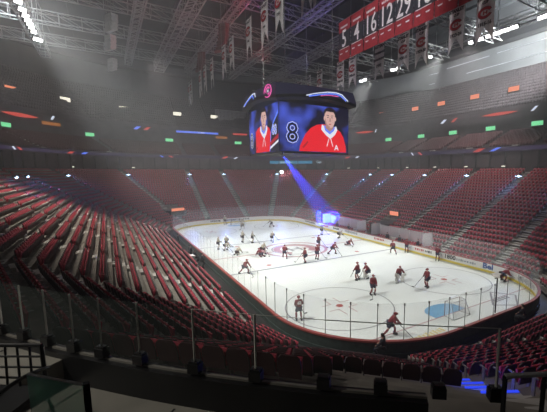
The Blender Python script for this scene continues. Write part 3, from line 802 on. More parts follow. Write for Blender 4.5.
STAN = [(21.3, 29.2, 'Stanley Cup banner dated 1915-16', '1915-16'), (17.9, 29.2, 'Stanley Cup banner dated 1923-24', '1923-24'), (13.0, 28.9, 'Stanley Cup banner dated 1929-30', '1929-30'), (10.0, 28.9, 'Stanley Cup banner dated 1930-31', '1930-31'),
        (5.35, 29.0, 'banner covered in black writing without a logo', None), (-.9, 29.2, 'Stanley Cup banner dated 1943-44', '1943-44'), (-4.1, 29.0, 'Stanley Cup banner dated 1945-46', '1945-46'),
        (-10.6, 29.2, 'small distant logo banner above the scoreboard, rightmost', ''), (-14.8, 29.1, 'small distant logo banner above the scoreboard, middle one', ''), (-18.1, 29.0, 'small distant logo banner above the scoreboard, leftmost', '')]
def rod(e, w, h=6): 
    mb = MB(); mb.tube((-w/2-.1, .01, .0), (w/2+.1, .01, .0), .04, n=6)
    mb.build('banner_rod', M['steel'], e)
    for x in (-w/2, w/2): mb = MB(); mb.tube((x, .01, 0), (x, .01, h), .015, n=5); mb.build('hanging_wire', M['steel'], e)
for i, (x, z, lab, yr) in enumerate(STAN):
    e = empty('championship_banner', (x, 10.8, z), 0, ('white ' + lab) if yr != '' else lab, 'banner', 'white banners hanging on the right'); link('banner_cloth', CL[i % 3], e)
    rod(e, 2.0)
    fr_ = frame((0, -.09, 0), (1, 0, 0), (0, 0, 1))
    def tx(s, y, size, m, sx=1, bold=.01): text('banner_lettering', s, size, M[m], fr_ @ T(0, y, 0), e, .004, sx, bold)
    if yr is None:
        for k, s_ in enumerate(('EASTERN', 'CONFERENCE', 'CHAMPIONS', '1993')): tx(s_, -.5-.85*k, .55 if len(s_) < 8 else .36, 'ink', 1, .03)
    else:
        tx('MONTREAL', -.22, .22, 'ink'); tx('STANLEY', -.64, .50, 'ink', .9, .028); tx('CUP', -1.12, .36, 'ink', 1, .02)
        logo_parts(fr_ @ T(0, -2.1, 0), 1.55, e); 
        if yr: tx(yr, -3.15, .48, 'ink', .95, .024)
LEFT = [20.8, 18.8, 13.8, 10.5, 6.1, 0, -3.2, -9.3, -13.5, -16.6, -23.7, -25.4]
for i, x in enumerate(LEFT):
    e = empty('pennant_banner', (x, -8.5, 27.6), 0, 'white swallow tailed banner in the left row, %s from the far end' % ORD[len(LEFT)-1-i], 'banner', 'white banners hanging on the left')
    link('banner_cloth', CL2[i % 3], e); rod(e, 1.8)
    fr_ = frame((0, -.09, 0), (1, 0, 0), (0, 0, 1))
    text('banner_lettering', 'STANLEY', .38, M['ink'], fr_ @ T(0, -.4, 0), e, .004, 1, .01); logo_parts(fr_ @ T(0, -1.3, 0), 1.35, e)
    text('banner_lettering', ('1931', '1953', '1958', '1960', '1966', '1969', '1971', '1973', '1976', '1978', '1986', '1993')[i], .34, M['ink'], fr_ @ T(0, -2.3, 0), e, .004, 1, .01)
NUMS = ['5', '4', '16', '12', '29', '18', '', '']
for i, s_ in enumerate(NUMS):
    x = 5.75 + 2.63*i
    e = empty('retired_number_banner', (x, 4.5, 30.5), 0, 'red banner with white number %s, %s from the left in its row' % (s_, ORD[i]) if s_ else 'red banner cut off by the top frame, %s from the left' % ORD[i], 'banner', 'red retired number banners')
    link('banner_cloth', cloth(2.5, 1.35, 0, M['banner_red'], amp=.02, ph=i), e)
    o = link('number_panel', cloth(2.5, 2.1, 0, M['banner_navy'], amp=.02, ph=i), e, (0, 0, -1.35))
    o = link('lower_panel', cloth(2.5, 1.45, 0, M['banner_red'], amp=.02, ph=i), e, (0, 0, -3.45)); rod(e, 2.5, 5)
    fr_ = frame((0, -.05, 0), (1, 0, 0), (0, 0, 1))
    if s_: text('banner_number', s_, 2.95, M['banner'], fr_ @ T(0, -2.35, 0), e, .004, .74, .02)
    mb = MB()
    for k in range(6): mb.box((-.75+k*.26, -.08, -.95), (-.57+k*.26, -.06, -.72))
    mb.build('name_lettering', M['banner'], e)
    mb = MB(); mb.box((-1.0, -.06, -3.5), (1.0, -.045, -3.42)); mb.build('white_edge', M['banner'], e)
    mb = MB()
    for k in (-.6, .6): mb.add([(k-.22, -.07, -4.1), (k+.22, -.07, -4.1), (k+.3, -.07, -3.95), (k-.3, -.07, -3.95)], [(0, 1, 2, 3)])
    mb.build('lower_lettering', M['banner'], e)

# ------------------------------------------------------------------ scoreboard
SB = empty('scoreboard', (0, .6, 13.4), 0, 'large hanging scoreboard showing a hockey player in a red jersey', 'scoreboard')
HX = 5.0; HY = 5.15
mb = MB(); mb.box((-HX+.1, -HY+.1, .3), (HX-.1, HY-.1, 8.0)); mb.build('scoreboard_body', M['black'], SB)
mb = MB(); mb.box((-HX-.05, -HY-.05, .12), (HX+.05, HY+.05, .36)); mb.build('lower_frame', M['dark'], SB)
def panel(nm, pts, m, mt, z, parent):
    mb = MB(); mb.add([mt @ Vector((x, y, z)) for x, y in pts], [tuple(range(len(pts)))]); return mb.build(nm, M[m], parent)
def ellipse(cx, cy, rx, ry, n=24): return [(cx+rx*math.cos(2*PI*k/n), cy+ry*math.sin(2*PI*k/n)) for k in range(n)]
def screen(mt, w, left=False):
    """picture in local metres, origin at the lower left of the screen, 10.3 x 5.85"""
    mb = MB(); mb.add([mt @ Vector(v) for v in ((0, 0, 0), (w, 0, 0), (w, 5.85, 0), (0, 5.85, 0))], [(0, 1, 2, 3)]); s = mb.build('screen', M['screen_back'], SB)
    sx = w/10.3 if not left else 1.0; ox = 0 if not left else -1.0
    def q(pts): return [(x*sx+ox, y) for x, y in pts]
    def clip(pts): return [(min(max(x, .02), w-.02), y) for x, y in pts]
    sh = [(2.7, .05), (2.8, .7), (3.6, 2.2), (4.4, 3.0), (5.3, 3.45), (6.3, 3.6), (8.0, 3.3), (9.0, 2.75), (9.5, 2.0), (9.9, .8), (9.95, .05)]
    if left: sh = [(3.5, .05), (3.5, 2.9), (4.4, 3.35), (5.3, 3.5), (7.2, 3.4), (8.2, 3.0), (8.6, 2.4), (8.7, .05)]
    panel('jersey_picture', clip(q(sh)), 'screen_red', mt, .006, s)
    cxx = 7.3 if not left else 6.4
    panel('jersey_picture_stripe', clip(q([(3.15, .6), (3.9, 1.35), (4.0, 1.15), (3.3, .4)] if not left else [(3.55, .5), (4.1, .9), (4.1, .7), (3.55, .3)])), 'screen_dkred', mt, .008, s)
    def c(pts): return [(x*sx+ox+cxx*sx, y) for x, y in pts]
    panel('collar_picture', c([(-1.25, 3.55), (-1.35, 2.9), (-.6, 2.2), (.1, 1.75), (.8, 2.3), (1.2, 2.95), (1.0, 3.45), (0, 3.0)]), 'screen_white', mt, .009, s)
    panel('undershirt_picture', c([(-.95, 3.45), (-.75, 2.8), (0, 2.35), (.65, 2.85), (.8, 3.35)]), 'screen_blue', mt, .011, s)
    panel('neck_picture', c([(-.72, 3.9), (-.65, 3.1), (0, 2.7), (.55, 3.1), (.62, 3.9)]), 'screen_shade', mt, .013, s)
    panel('hair_picture', c(ellipse(-.02, 5.02, .98, .78, 20)), 'screen_hair', mt, .014, s)
    face = [(-.82, 4.9), (-.84, 4.3), (-.72, 3.7), (-.42, 3.3), (0, 3.12), (.4, 3.28), (.7, 3.7), (.8, 4.3), (.78, 4.9), (.55, 5.2), (-.55, 5.25)]
    panel('face_picture', c(face), 'screen_skin', mt, .016, s)
    for k in (-1, 1):
        panel('ear_picture', c(ellipse(k*.86, 4.35, .12, .28, 10)), 'screen_skin', mt, .015, s)
        panel('eye_picture', c(ellipse(k*.32, 4.5, .14, .05, 10)), 'screen_hair', mt, .018, s)
        panel('eyebrow_picture', c([(k*.12, 4.68), (k*.52, 4.72), (k*.5, 4.80), (k*.14, 4.76)]), 'screen_hair', mt, .018, s)
    panel('nose_picture', c([(-.14, 3.98), (.16, 3.98), (.08, 4.45), (-.04, 4.45)]), 'screen_shade', mt, .018, s)
    panel('mouth_picture', c([(-.28, 3.66), (0, 3.58), (.28, 3.66), (0, 3.72)]), 'screen_dkred', mt, .018, s)
    panel('cheek_shadow_picture', c([(-.84, 4.3), (-.72, 3.7), (-.42, 3.3), (0, 3.12), (0, 3.3), (-.5, 3.65), (-.68, 4.3)]), 'screen_shade', mt, .017, s)
    for k in (-1, 1): panel('lace_picture', c([(k*.1, 1.75), (k*.42, .75), (k*.52, .8), (k*.2, 1.8)]), 'screen_white', mt, .012, s)
    if not left:
        text('jersey_letter', 'A', 1.0, M['screen_white'], mt @ T(8.35, .62, .012), s, .001, 1, .02)
        text('screen_number', '8', 3.5, M['screen_white'], mt @ T(1.75, 2.15, .006), s, .001, 1, .10)
        text('screen_number', '8', 3.5, M['screen_blue'], mt @ T(1.75, 2.15, .010), s, .001, 1, .05)
        text('screen_number', '8', 3.5, M['led_dark'], mt @ T(1.75, 2.15, .014), s, .001, 1, -.02)
    else:
        text('screen_number', '8', 2.9, M['screen_white'], mt @ T(.95, 1.7, .003), s, .001, .7, .09)
        text('screen_number', '8', 2.9, M['led_dark'], mt @ T(.95, 1.7, .005), s, .001, .7, .0)
        panel('graphic_field', [(7.2, .05), (9.9, .05), (9.9, 5.0), (8.4, 3.7), (7.6, 2.4)], 'screen_blue', mt, .013, s)
        panel('graphic_field', [(7.4, .05), (9.9, .05), (9.9, 4.5), (8.5, 3.4), (7.8, 2.3)], 'led_dark', mt, .015, s)
        panel('graphic_stripe', [(7.4, .3), (9.9, 1.1), (9.9, 1.4), (7.4, .6)], 'screen_white', mt, .016, s)
        panel('graphic_stripe', [(7.4, .75), (9.9, 1.6), (9.9, 2.1), (7.4, 1.2)], 'screen_dkred', mt, .016, s)
        text('screen_number', '88', 1.7, M['screen_white'], mt @ T(8.75, 2.6, .018), s, .001, .8, .06)
        text('screen_number', '88', 1.7, M['screen_blue'], mt @ T(8.75, 2.6, .021), s, .001, .8, -.01)
    return s
screen(frame((HX+.06, -HY, .38), (0, 1, 0), (0, 0, 1)), 2*HY)
screen(frame((-HX, -HY-.06, .38), (1, 0, 0), (0, 0, 1)), 2*HX, True)
screen(frame((-HX-.06, HY, .38), (0, -1, 0), (0, 0, 1)), 2*HY)
screen(frame((HX, HY+.06, .38), (-1, 0, 0), (0, 0, 1)), 2*HX, True)
# flared upper band with curved lower lip
def band_pts(off, z, n=10, sag=0):
    """rounded square, bulging in the middle of each side"""
    pts = []
    X, Y = HX+off, HY+off
    for (x0, y0, x1, y1, nx_, ny_) in ((X, -Y, X, Y, 1, 0), (X, Y, -X, Y, 0, 1), (-X, Y, -X, -Y, -1, 0), (-X, -Y, X, -Y, 0, -1)):
        for k in range(n):
            t = k/n; b = .75*(1-(2*t-1)**2); pts.append((x0+(x1-x0)*t+nx_*b*.6, y0+(y1-y0)*t+ny_*b*.6, z + sag*(1-(2*t-1)**2)))
    return pts
rings = [band_pts(.2, 6.25, sag=.45), band_pts(.75, 6.45, sag=.45), band_pts(.8, 6.8, sag=.45), band_pts(.45, 8.3)]
mb = MB(); n = len(rings[0])
for r in rings: mb.v += r
for j in range(3):
    for k in range(n): mb.f.append([j*n+k, j*n+(k+1) % n, (j+1)*n+(k+1) % n, (j+1)*n+k]); mb.mi.append(0 if j < 2 else 1)
mb.f.append([3*n+k for k in range(n)]); mb.mi.append(0)
mb.build('upper_band', [M['black'], M['led_dark']], SB)
def band_line(pts, side, m, r=.07):
    mb = MB()
    def P3(u, z):
        t = u; off = .8 - .35*(z-6.8)/1.5; b = .45*(1-(2*t-1)**2)
        if side == 'x': return Vector((HX+off+b+.06, -(HY+off)+2*(HY+off)*t, z))
        return Vector((-(HX+off)+2*(HX+off)*t, -(HY+off+b+.06), z))
    q = [P3(*p) for p in pts]
    for a, b in zip(q, q[1:]): mb.tube(a, b, r, n=6)
    return mb.build('neon_line', M[m], SB)
band_line([(.33, 7.05), (.45, 7.45), (.6, 7.8), (.72, 7.9), (.8, 7.75), (.87, 7.0)], 'x', 'led_white')
band_line([(.36, 7.0), (.5, 7.35), (.62, 7.62), (.72, 7.7), (.78, 7.55), (.84, 7.0)], 'x', 'screen_blue', .1)
band_line([(.5, 7.2), (.6, 7.4), (.74, 7.45)], 'x', 'screen_pink', .06)
band_line([(.12, 6.95), (.3, 7.6), (.42, 7.95), (.5, 7.9), (.55, 7.3)], 'y', 'led_white')
band_line([(.16, 6.95), (.32, 7.45), (.43, 7.75), (.5, 7.2)], 'y', 'screen_blue', .1)
for k, (side, t) in enumerate((('y', .86), ('x', .05))):
    mt = frame((-(HX+.7)+2*(HX+.7)*t, -(HY+1.0), 7.45), (1, 0, 0), (0, 0, 1)) if side == 'y' else frame((HX+1.0, -(HY+.7)+2*(HY+.7)*t, 7.45), (0, 1, 0), (0, 0, 1))
    if side == 'y':
        logo_parts(mt, 1.5, SB, 'screen_pink', 'screen_white', 'led_dark')
        for q0, q1 in ((0, 1),):
            mb = MB(); pp_ = [mt @ Vector((1.05*math.cos(2*PI*t/20), .72*math.sin(2*PI*t/20), .02)) for t in range(21)]
            for a, b in zip(pp_, pp_[1:]): mb.tube(a, b, .07, n=6)
            mb.build('neon_line', M['screen_pink'], SB)
mb = MB()
for k in range(9):
    mb.box((HX+.98, -3.9+k*.26, 6.9), (HX+1.02, -3.75+k*.26, 7.1+.1*(k % 2)))
mb.build('band_lettering', M['sign_white'], SB)
mb = MB()
for sx in (-3.5, 3.5):
    for sy in (-3.5, 3.5): mb.tube((sx, sy, 8.2), (sx, sy, 22.5), .05, n=6)
mb.build('hanging_cable', M['steel'], SB)
mb = MB()
for a in (-4, 0, 4): mb.bar((a, -5, 9.2), (a, 5, 9.2), .14); mb.bar((-5, a, 9.2), (5, a, 9.2), .14)
for a in (-4, 4):
    for b in (-4, 0, 4): mb.bar((a, b, 8.2), (a, b, 9.2), .12)
mb.build('upper_rigging', M['truss'], SB)
e = empty('follow_spot', (4.9, -4.2, 13.35), 0, 'blue follow spot under the near corner of the scoreboard', 'spotlight')
dd = (Vector((-16.4, 17, .8)) - Vector((4.9, -4.2, 13.3))).normalized()
mb = MB(); mb.tube(-dd*.5, -dd*.12, .17, r2=.2, n=12); mb.build('spot_housing', M['dark'], e)
mb = MB(); mb.tube(-dd*.13, -dd*.1, .18, n=12); mb.build('spot_lens', M['led_blue'], e)

# ------------------------------------------------------------------ roof steel
def truss(name, a, b, s, bay, label, group, m='truss'):
    a, b = Vector(a), Vector(b); d = (b-a).normalized(); side = d.cross(Vector((0, 0, 1))).normalized()*s/2; up = Vector((0, 0, s/2))
    L = (b-a).length; n = max(2, int(L/bay)); mb = MB(); cs = [side+up, -side+up, side-up, -side-up]
    for c in cs: mb.bar(a+c, b+c, .14)
    for k in range(n):
        p, q_ = a + d*(L*k/n), a + d*(L*(k+1)/n)
        for c1, c2 in ((0, 2), (1, 3), (0, 1), (2, 3)):
            mb.bar(p+cs[c1], q_+cs[c2], .07); mb.bar(p+cs[c1], p+cs[c2], .07)
    o = mb.build(name, M[m]); return tag(o, label, 'truss', group)
for i, x in enumerate((-46, -34, -22, -10, 2, 14)):
    truss('cross_truss', (x, -44, 37.2), (x, 44, 37.2), 1.7, 3.2, 'grey roof truss spanning across the hall, %s from the far end' % ORD[i], 'trusses across the roof')
for i, (y, z, s) in enumerate(((-17, 34.6, 1.2), (-11.0, 34.4, 1.9), (-5, 34.6, 1.0), (5.4, 34.6, 1.0), (14.5, 34.6, 1.2))):
    truss('long_truss', (-44, y, z), (30, y, z), s, 2.2, 'grey steel catwalk truss running along the hall, %s from the left' % ORD[i], 'trusses along the roof')
for y, s_ in ((-31, 'left'), (31, 'right')):
    e = empty('lighting_catwalk', (0, y, 33.2), 0, 'dark lighting catwalk carrying floodlights on the %s side of the roof' % s_, 'catwalk', 'lighting catwalks')
    mb = MB()
    for k in range(36): mb.bar((-44+k*2, -.8, 0), (-44+k*2, .8, 0), .08)
    for yy in (-.8, .8):
        mb.bar((-44, yy, 0), (28, yy, 0), .16)
    mb.build('catwalk_deck', M['truss'], e)
    mb = MB()
    for yy in (-.8, .8):
        mb.bar((-44, yy, 1.1), (28, yy, 1.1), .07); mb.bar((-44, yy, .6), (28, yy, .6), .05)
        for k in range(25): mb.bar((-44+k*3, yy, 0), (-44+k*3, yy, 1.1), .06)
    mb.build('catwalk_railing', M['truss'], e)
    for k in range(13): mb = MB(); mb.bar((-44+k*6, 0, 0), (-44+k*6, 0, 9), .08); mb.build('catwalk_hanger', M['truss'], e)
def flood(x, y, z, tgt, w, label, grp, m='lamp', lens_h=.5):
    e = link('floodlight', None, None, (x, y, z)); d = (Vector(tgt)-Vector((x, y, z))).normalized()
    e.rotation_euler = d.to_track_quat('-Z', 'Y').to_euler(); tag(e, label, 'floodlight', grp)
    mb = MB(); mb.box((-w/2-.08, -lens_h/2-.08, 0), (w/2+.08, lens_h/2+.08, .35)); mb.bar((-w/2-.1, 0, .1), (-w/2-.1, 0, .8), .05); mb.bar((w/2+.1, 0, .1), (w/2+.1, 0, .8), .05); mb.build('lamp_housing', M['black'], e)
    mb = MB(); mb.box((-w/2, -lens_h/2, -.05), (w/2, lens_h/2, 0)); mb.build('lamp_lens', M[m], e)
FR = [(-23.7, .8), (-22.3, .8), (-12.8, 1.2), (-11.2, .8), (-2.9, .6), (5.6, .7), (7.3, 1.0), (9.0, 1.3), (10.2, 1.3), (11.5, 1.3), (12.9, 1.0), (17.0, 1.6), (18.2, 1.6)]
for i, (x, w_) in enumerate(FR): flood(x, 30.6, 32.7, (x*.3+12, -4, 4), w_, 'bright white floodlight on the right catwalk, %s from the far end' % ORD[i], 'floodlights on the right catwalk')
FL = [(-31.5, 1.3), (-27.7, .7), (-25.8, .7), (-24.4, .8), (-22.9, .8), (-21.2, .8), (-19.0, .9), (-16.4, .9)]
for i, (x, w_) in enumerate(FL): flood(x, -30.6, 32.7, (x*.3+22, 0, 6), w_, 'bright white floodlight on the left catwalk, %s from the far end' % ORD[i], 'floodlights on the left catwalk')
# hanging loudspeakers
def speaker(x, y, z, n, m, label, tilt=0.0, s=1.0):
    e = empty('hanging_loudspeaker', (x, y, z), .5, label, 'loudspeaker', 'loudspeakers hanging from the roof')
    for k in range(n):
        mb = MB(); a = .10*k; mt = T(0, -.25*s*k*k*.06, -.42*s*k) @ Matrix.Rotation(a, 4, 'X')
        mb.box((-.65*s, -.4*s, -.19*s), (.65*s, .3*s, .19*s), 0, mt); mb.build('speaker_cabinet', M[m], e)
    mb = MB()
    for xx in (-.5*s, .5*s): mb.tube((xx, 0, .2), (xx, 0, 6), .03, n=5)
    mb.build('hanging_wire', M['steel'], e)
speaker(-9.5, -20.7, 30.6, 4, 'pale_box', 'pale loudspeaker cluster hanging at the upper left, nearest the camera', s=1.2)
speaker(-17.5, -20.7, 30.6, 4, 'pale_box', 'pale loudspeaker cluster hanging at the upper left, middle of three', s=1.2)
speaker(-28.7, -20.3, 30.4, 4, 'pale_box', 'pale loudspeaker cluster hanging at the upper left, farthest of three', s=1.2)
speaker(-9.5, -6.4, 32.6, 9, 'dark_red_box', 'tall dark red loudspeaker array behind the left banners', s=1.1)
speaker(-22, -6.8, 32.0, 8, 'dark_red_box', 'tall dark loudspeaker array farther down the left banners', s=1.0)

# ------------------------------------------------------------------ parapet, glass and walkway in front of the camera
def arc_pt(ang, d, z=0): a = math.radians(ang); return Vector((CX+(CR+d)*math.cos(a), -CY+(CR+d)*math.sin(a), z))
def arc_wall(mb, d0, d1, z0, z1, a0=-88, a1=-34, n=40):
    for k in range(n):
        p, q_ = a0+(a1-a0)*k/n, a0+(a1-a0)*(k+1)/n
        v = [arc_pt(p, d0, z0), arc_pt(q_, d0, z0), arc_pt(q_, d1, z0), arc_pt(p, d1, z0), arc_pt(p, d0, z1), arc_pt(q_, d0, z1), arc_pt(q_, d1, z1), arc_pt(p, d1, z1)]
        mb.add(v, [(0, 3, 2, 1), (4, 5, 6, 7), (0, 1, 5, 4), (2, 3, 7, 6)] + ([(3, 0, 4, 7)] if k == 0 else []) + ([(1, 2, 6, 5)] if k == n-1 else []))
mb = MB(); arc_wall(mb, 15.98, 16.18, 5.6, 8.62, -88, -38.2); arc_wall(mb, 14.9, 16.0, 5.4, 6.6, -88, -2); struct(mb.build('wall_parapet', M['black']))
mb = MB(); arc_wall(mb, 16.06, 16.10, 8.62, 8.65, -88, -38.2); struct(mb.build('trim_4', M['rail_edge']))
mb = MB(); arc_wall(mb, 16.18, 18.7, 7.9, 8.2, -88, -30); arc_wall(mb, 16.18, 18.7, 8.2, 8.54, -88, -50.2); struct(mb.build('floor_walkway', M['walkway']))
mb = MB()
for k in range(7): 
    a = -60 + k*3.6
    zz = 8.543 if a < -50.2 else 8.203; mb.bar(arc_pt(a, 16.25, zz), arc_pt(a, 18.6, zz), .025, .004)
struct(mb.build('trim_5', M['dark']))
mb = MB(); arc_wall(mb, 18.7, 23.5, 9.2, 9.6, -88, -20); arc_wall(mb, 18.7, 18.8, 7.9, 9.2, -88, -20); struct(mb.build('floor_platform', M['walkway']))
BAL = empty('glass_balustrade', (0, 0, 0), 0, 'clear glass balustrade on dark clamps along the low parapet', 'balustrade')
AN = [-53.8, -52.5, -51.2, -49.9, -48.65, -47.1, -45.1, -43.1, -41.07, -39.47, -37.9, -36.4]
for k, a in enumerate(AN):
    p = arc_pt(a, 16.08); tn = Vector((math.sin(math.radians(a)), -math.cos(math.radians(a)), 0)); ra = Vector((math.cos(math.radians(a)), math.sin(math.radians(a)), 0))
    zt = 9.52
    if a < -41.5 or a > -37: mb = MB(); mb.bar(p+Vector((0, 0, 8.68)), p+Vector((0, 0, zt)), .022); mb.build('panel_edge', M['steel_dim'], BAL)
    mb = MB(); mt = Matrix(((tn.x, ra.x, 0, p.x), (tn.y, ra.y, 0, p.y), (0, 0, 1, 8.62), (0, 0, 0, 1))); mb.box((-.08, -.06, .03), (.08, .06, .16), 0, mt); mb.box((-.065, -.045, .16), (.065, .045, .19), 0, mt)
    mb.build('glass_clamp', M['black'], BAL)
    if k < len(AN)-1:
        a2 = AN[k+1]; q_ = arc_pt(a2, 16.08); nrm = ra*.008; mb = MB()
        lo, hi = 8.70, zt
        v = [p-nrm+Vector((0, 0, lo)), q_-nrm+Vector((0, 0, lo)), q_-nrm+Vector((0, 0, hi)), p-nrm+Vector((0, 0, hi)), p+nrm+Vector((0, 0, lo)), q_+nrm+Vector((0, 0, lo)), q_+nrm+Vector((0, 0, hi)), p+nrm+Vector((0, 0, hi))]
        mb.add(v, [(3, 2, 1, 0), (4, 5, 6, 7), (2, 3, 7, 6), (0, 1, 5, 4)]); mb.build('glass_pane', M['glass_clear'], BAL)
        if a < -47: continue
        mb = MB(); mb.bar(p+Vector((0, 0, hi)), q_+Vector((0, 0, hi)), .01, .004 if a < -43 else .009); mb.build('glass_top_edge', M['steel_dim'], BAL)
# near green glass at the platform edge
a_, b_, c_ = Vector((41.93, -23.02, 10.4)), Vector((42.16, -22.80, 10.4)), Vector((42.9, -22.1, 9.9))
GG = empty('platform_glass', (a_.x, a_.y, 9.6), 0, 'green tinted glass panel with a black post at the lower left', 'glass panel'); GG_o = Vector((a_.x, a_.y, 9.6))
def gpane(p, q_, zt, zb=9.62):
    n = (q_-p).cross(Vector((0, 0, 1))).normalized()*.006; mb = MB()
    v = [Vector((w.x, w.y, zz)) + sg*n - GG_o for sg in (-1, 1) for w, zz in ((p, zb), (q_, zb), (q_, zt), (p, zt))]
    mb.add(v, [(0, 1, 2, 3), (7, 6, 5, 4), (3, 2, 6, 7), (0, 3, 7, 4), (1, 5, 6, 2)]); mb.build('glass_pane', M['glass_green'], GG)
gpane(a_, b_, 10.4); gpane(b_ + (c_-b_).normalized()*.02, Vector((c_.x, c_.y, 0)), 10.28)
mb = MB(); mb.box((b_.x-.012-GG_o.x, b_.y-.012-GG_o.y, 0), (b_.x+.012-GG_o.x, b_.y+.012-GG_o.y, .81)); mb.build('glass_post', M['black'], GG)
mb = MB(); mb.bar(a_-GG_o, b_-GG_o, .012, .006); mb.build('glass_rim', M['steel_dim'], GG)
# black rail at the lower right, beside the stair
RR = empty('stair_railing', (0, 0, 0), 0, 'black railing beside the blue lit stair at the lower right', 'railing')
p0, p1, p2 = Vector((42.03, -19.35, 9.2)), Vector((42.24, -18.95, 9.2)), Vector((42.5, -18.45, 9.2))
mb = MB(); mb.bar(p0, p2, .05, .03); mb.build('top_rail', M['steel_dim'], RR)
for p in (p0, p0.lerp(p2, .42), p2): mb = MB(); mb.bar(p, Vector((p.x, p.y, 7.6)), .035); mb.build('rail_post', M['black'], RR)
mb = MB(); mb.bar(p0.lerp(p2, .42)-Vector((0, 0, .09)), p2-Vector((0, 0, .09)), .03); mb.build('lower_rail', M['steel_dim'], RR)
# chair on the walkway
CH = empty('mesh_chair', (39.36, -23.70, 8.54), 1.0, 'black metal chair with a grid back on the walkway, lower left', 'chair')
mb = MB()
for a, b in (((-.26, .2, .92), (.26, .2, .92)), ((-.26, .2, .92), (-.28, .18, .4)), ((.26, .2, .92), (.28, .18, .4))): mb.tube(a, b, .022)
for k in range(1, 4): mb.tube((-.26+.13*k, .2, .92), (-.27+.135*k, .18, .45), .012); mb.tube((-.27, .19, .92-.12*k), (.27, .19, .92-.12*k), .012)
mb.build('backrest', M['black'], CH)
mb = MB(); mb.box((-.27, -.28, .42), (.27, .2, .47)); mb.build('seat', M['black'], CH)
for s in (-1, 1):
    mb = MB(); pr = None
    for k in range(9):
        t = k/8; p = Vector((s*(.30+.03*math.sin(PI*t)), .22-.55*t, .66+.10*math.sin(PI*t*.7)))
        if pr is not None: mb.tube(pr, p, .02)
        pr = p
    mb.build('armrest', M['black'], CH)
for x in (-.25, .25):
    for y, y2 in ((-.25, -.33), (.18, .26)): mb = MB(); mb.tube((x, y, .44), (x*1.15, y2, 0), .018); mb.build('leg', M['black'], CH)
# blue step lights of the stair below on the right, and small rail by it
e = empty('stair_light_strip', (0, 0, 0), 0, 'blue light strips on the steps at the lower right', 'step light')
for i, lit in ((12, 1), (11, 1), (10, 1), (9, 1)):
    f = aisle_path('corner', (1, -1, math.radians(-30))); q_ = f(row_d(i) - .42)
    dr = (f(1)-f(0)).normalized(); sd = Vector((-dr.y, dr.x, 0)); z = row_z(i)+.03
    if lit: mb = MB(); mb.bar(q_ - sd*.5 + Vector((0, 0, z)), q_ + sd*.5 + Vector((0, 0, z)), .07, .03); mb.build('light_strip', M['blue_step'], e)
fq = aisle_path('corner', (1, -1, math.radians(-30)))(10.5)
light('blue_step_lamp', 'POINT', (fq.x, fq.y, row_z(11)+.55), None, 26, (.04, .08, 1), .08)
fq = aisle_path('corner', (1, -1, math.radians(-30)))(7.5)
light('blue_step_lamp', 'POINT', (fq.x+.3, fq.y+1.2, row_z(7)+.6), None, 5, (.1, .1, 1), .08)
# red mark lamp and purple lamp among the left rows
light('red_row_lamp', 'POINT', (-2.5, -23.2, 7.2), None, 60, (1, .03, .03), .1)
# remote camera on a pole at the near glass
e = empty('remote_camera', (30.35, .55, 0), 0, 'remote camera on a black pole standing at the near glass', 'camera')
mb = MB(); mb.tube((0, 0, 1.1), (0, 0, 3.75), .05); mb.build('camera_pole', M['black'], e)
mb = MB(); mb.box((-.22, -.16, 3.75), (.28, .16, 4.05)); mb.tube((-.22, 0, 3.9), (-.42, 0, 3.88), .09, n=10); mb.build('camera_body', M['pad_white'], e)
mb = MB(); mb.bar((0, -.3, 3.72), (0, .3, 3.72), .05); mb.box((-.06, .22, 3.72), (.06, .34, 4.15)); mb.build('camera_bracket', M['black'], e)
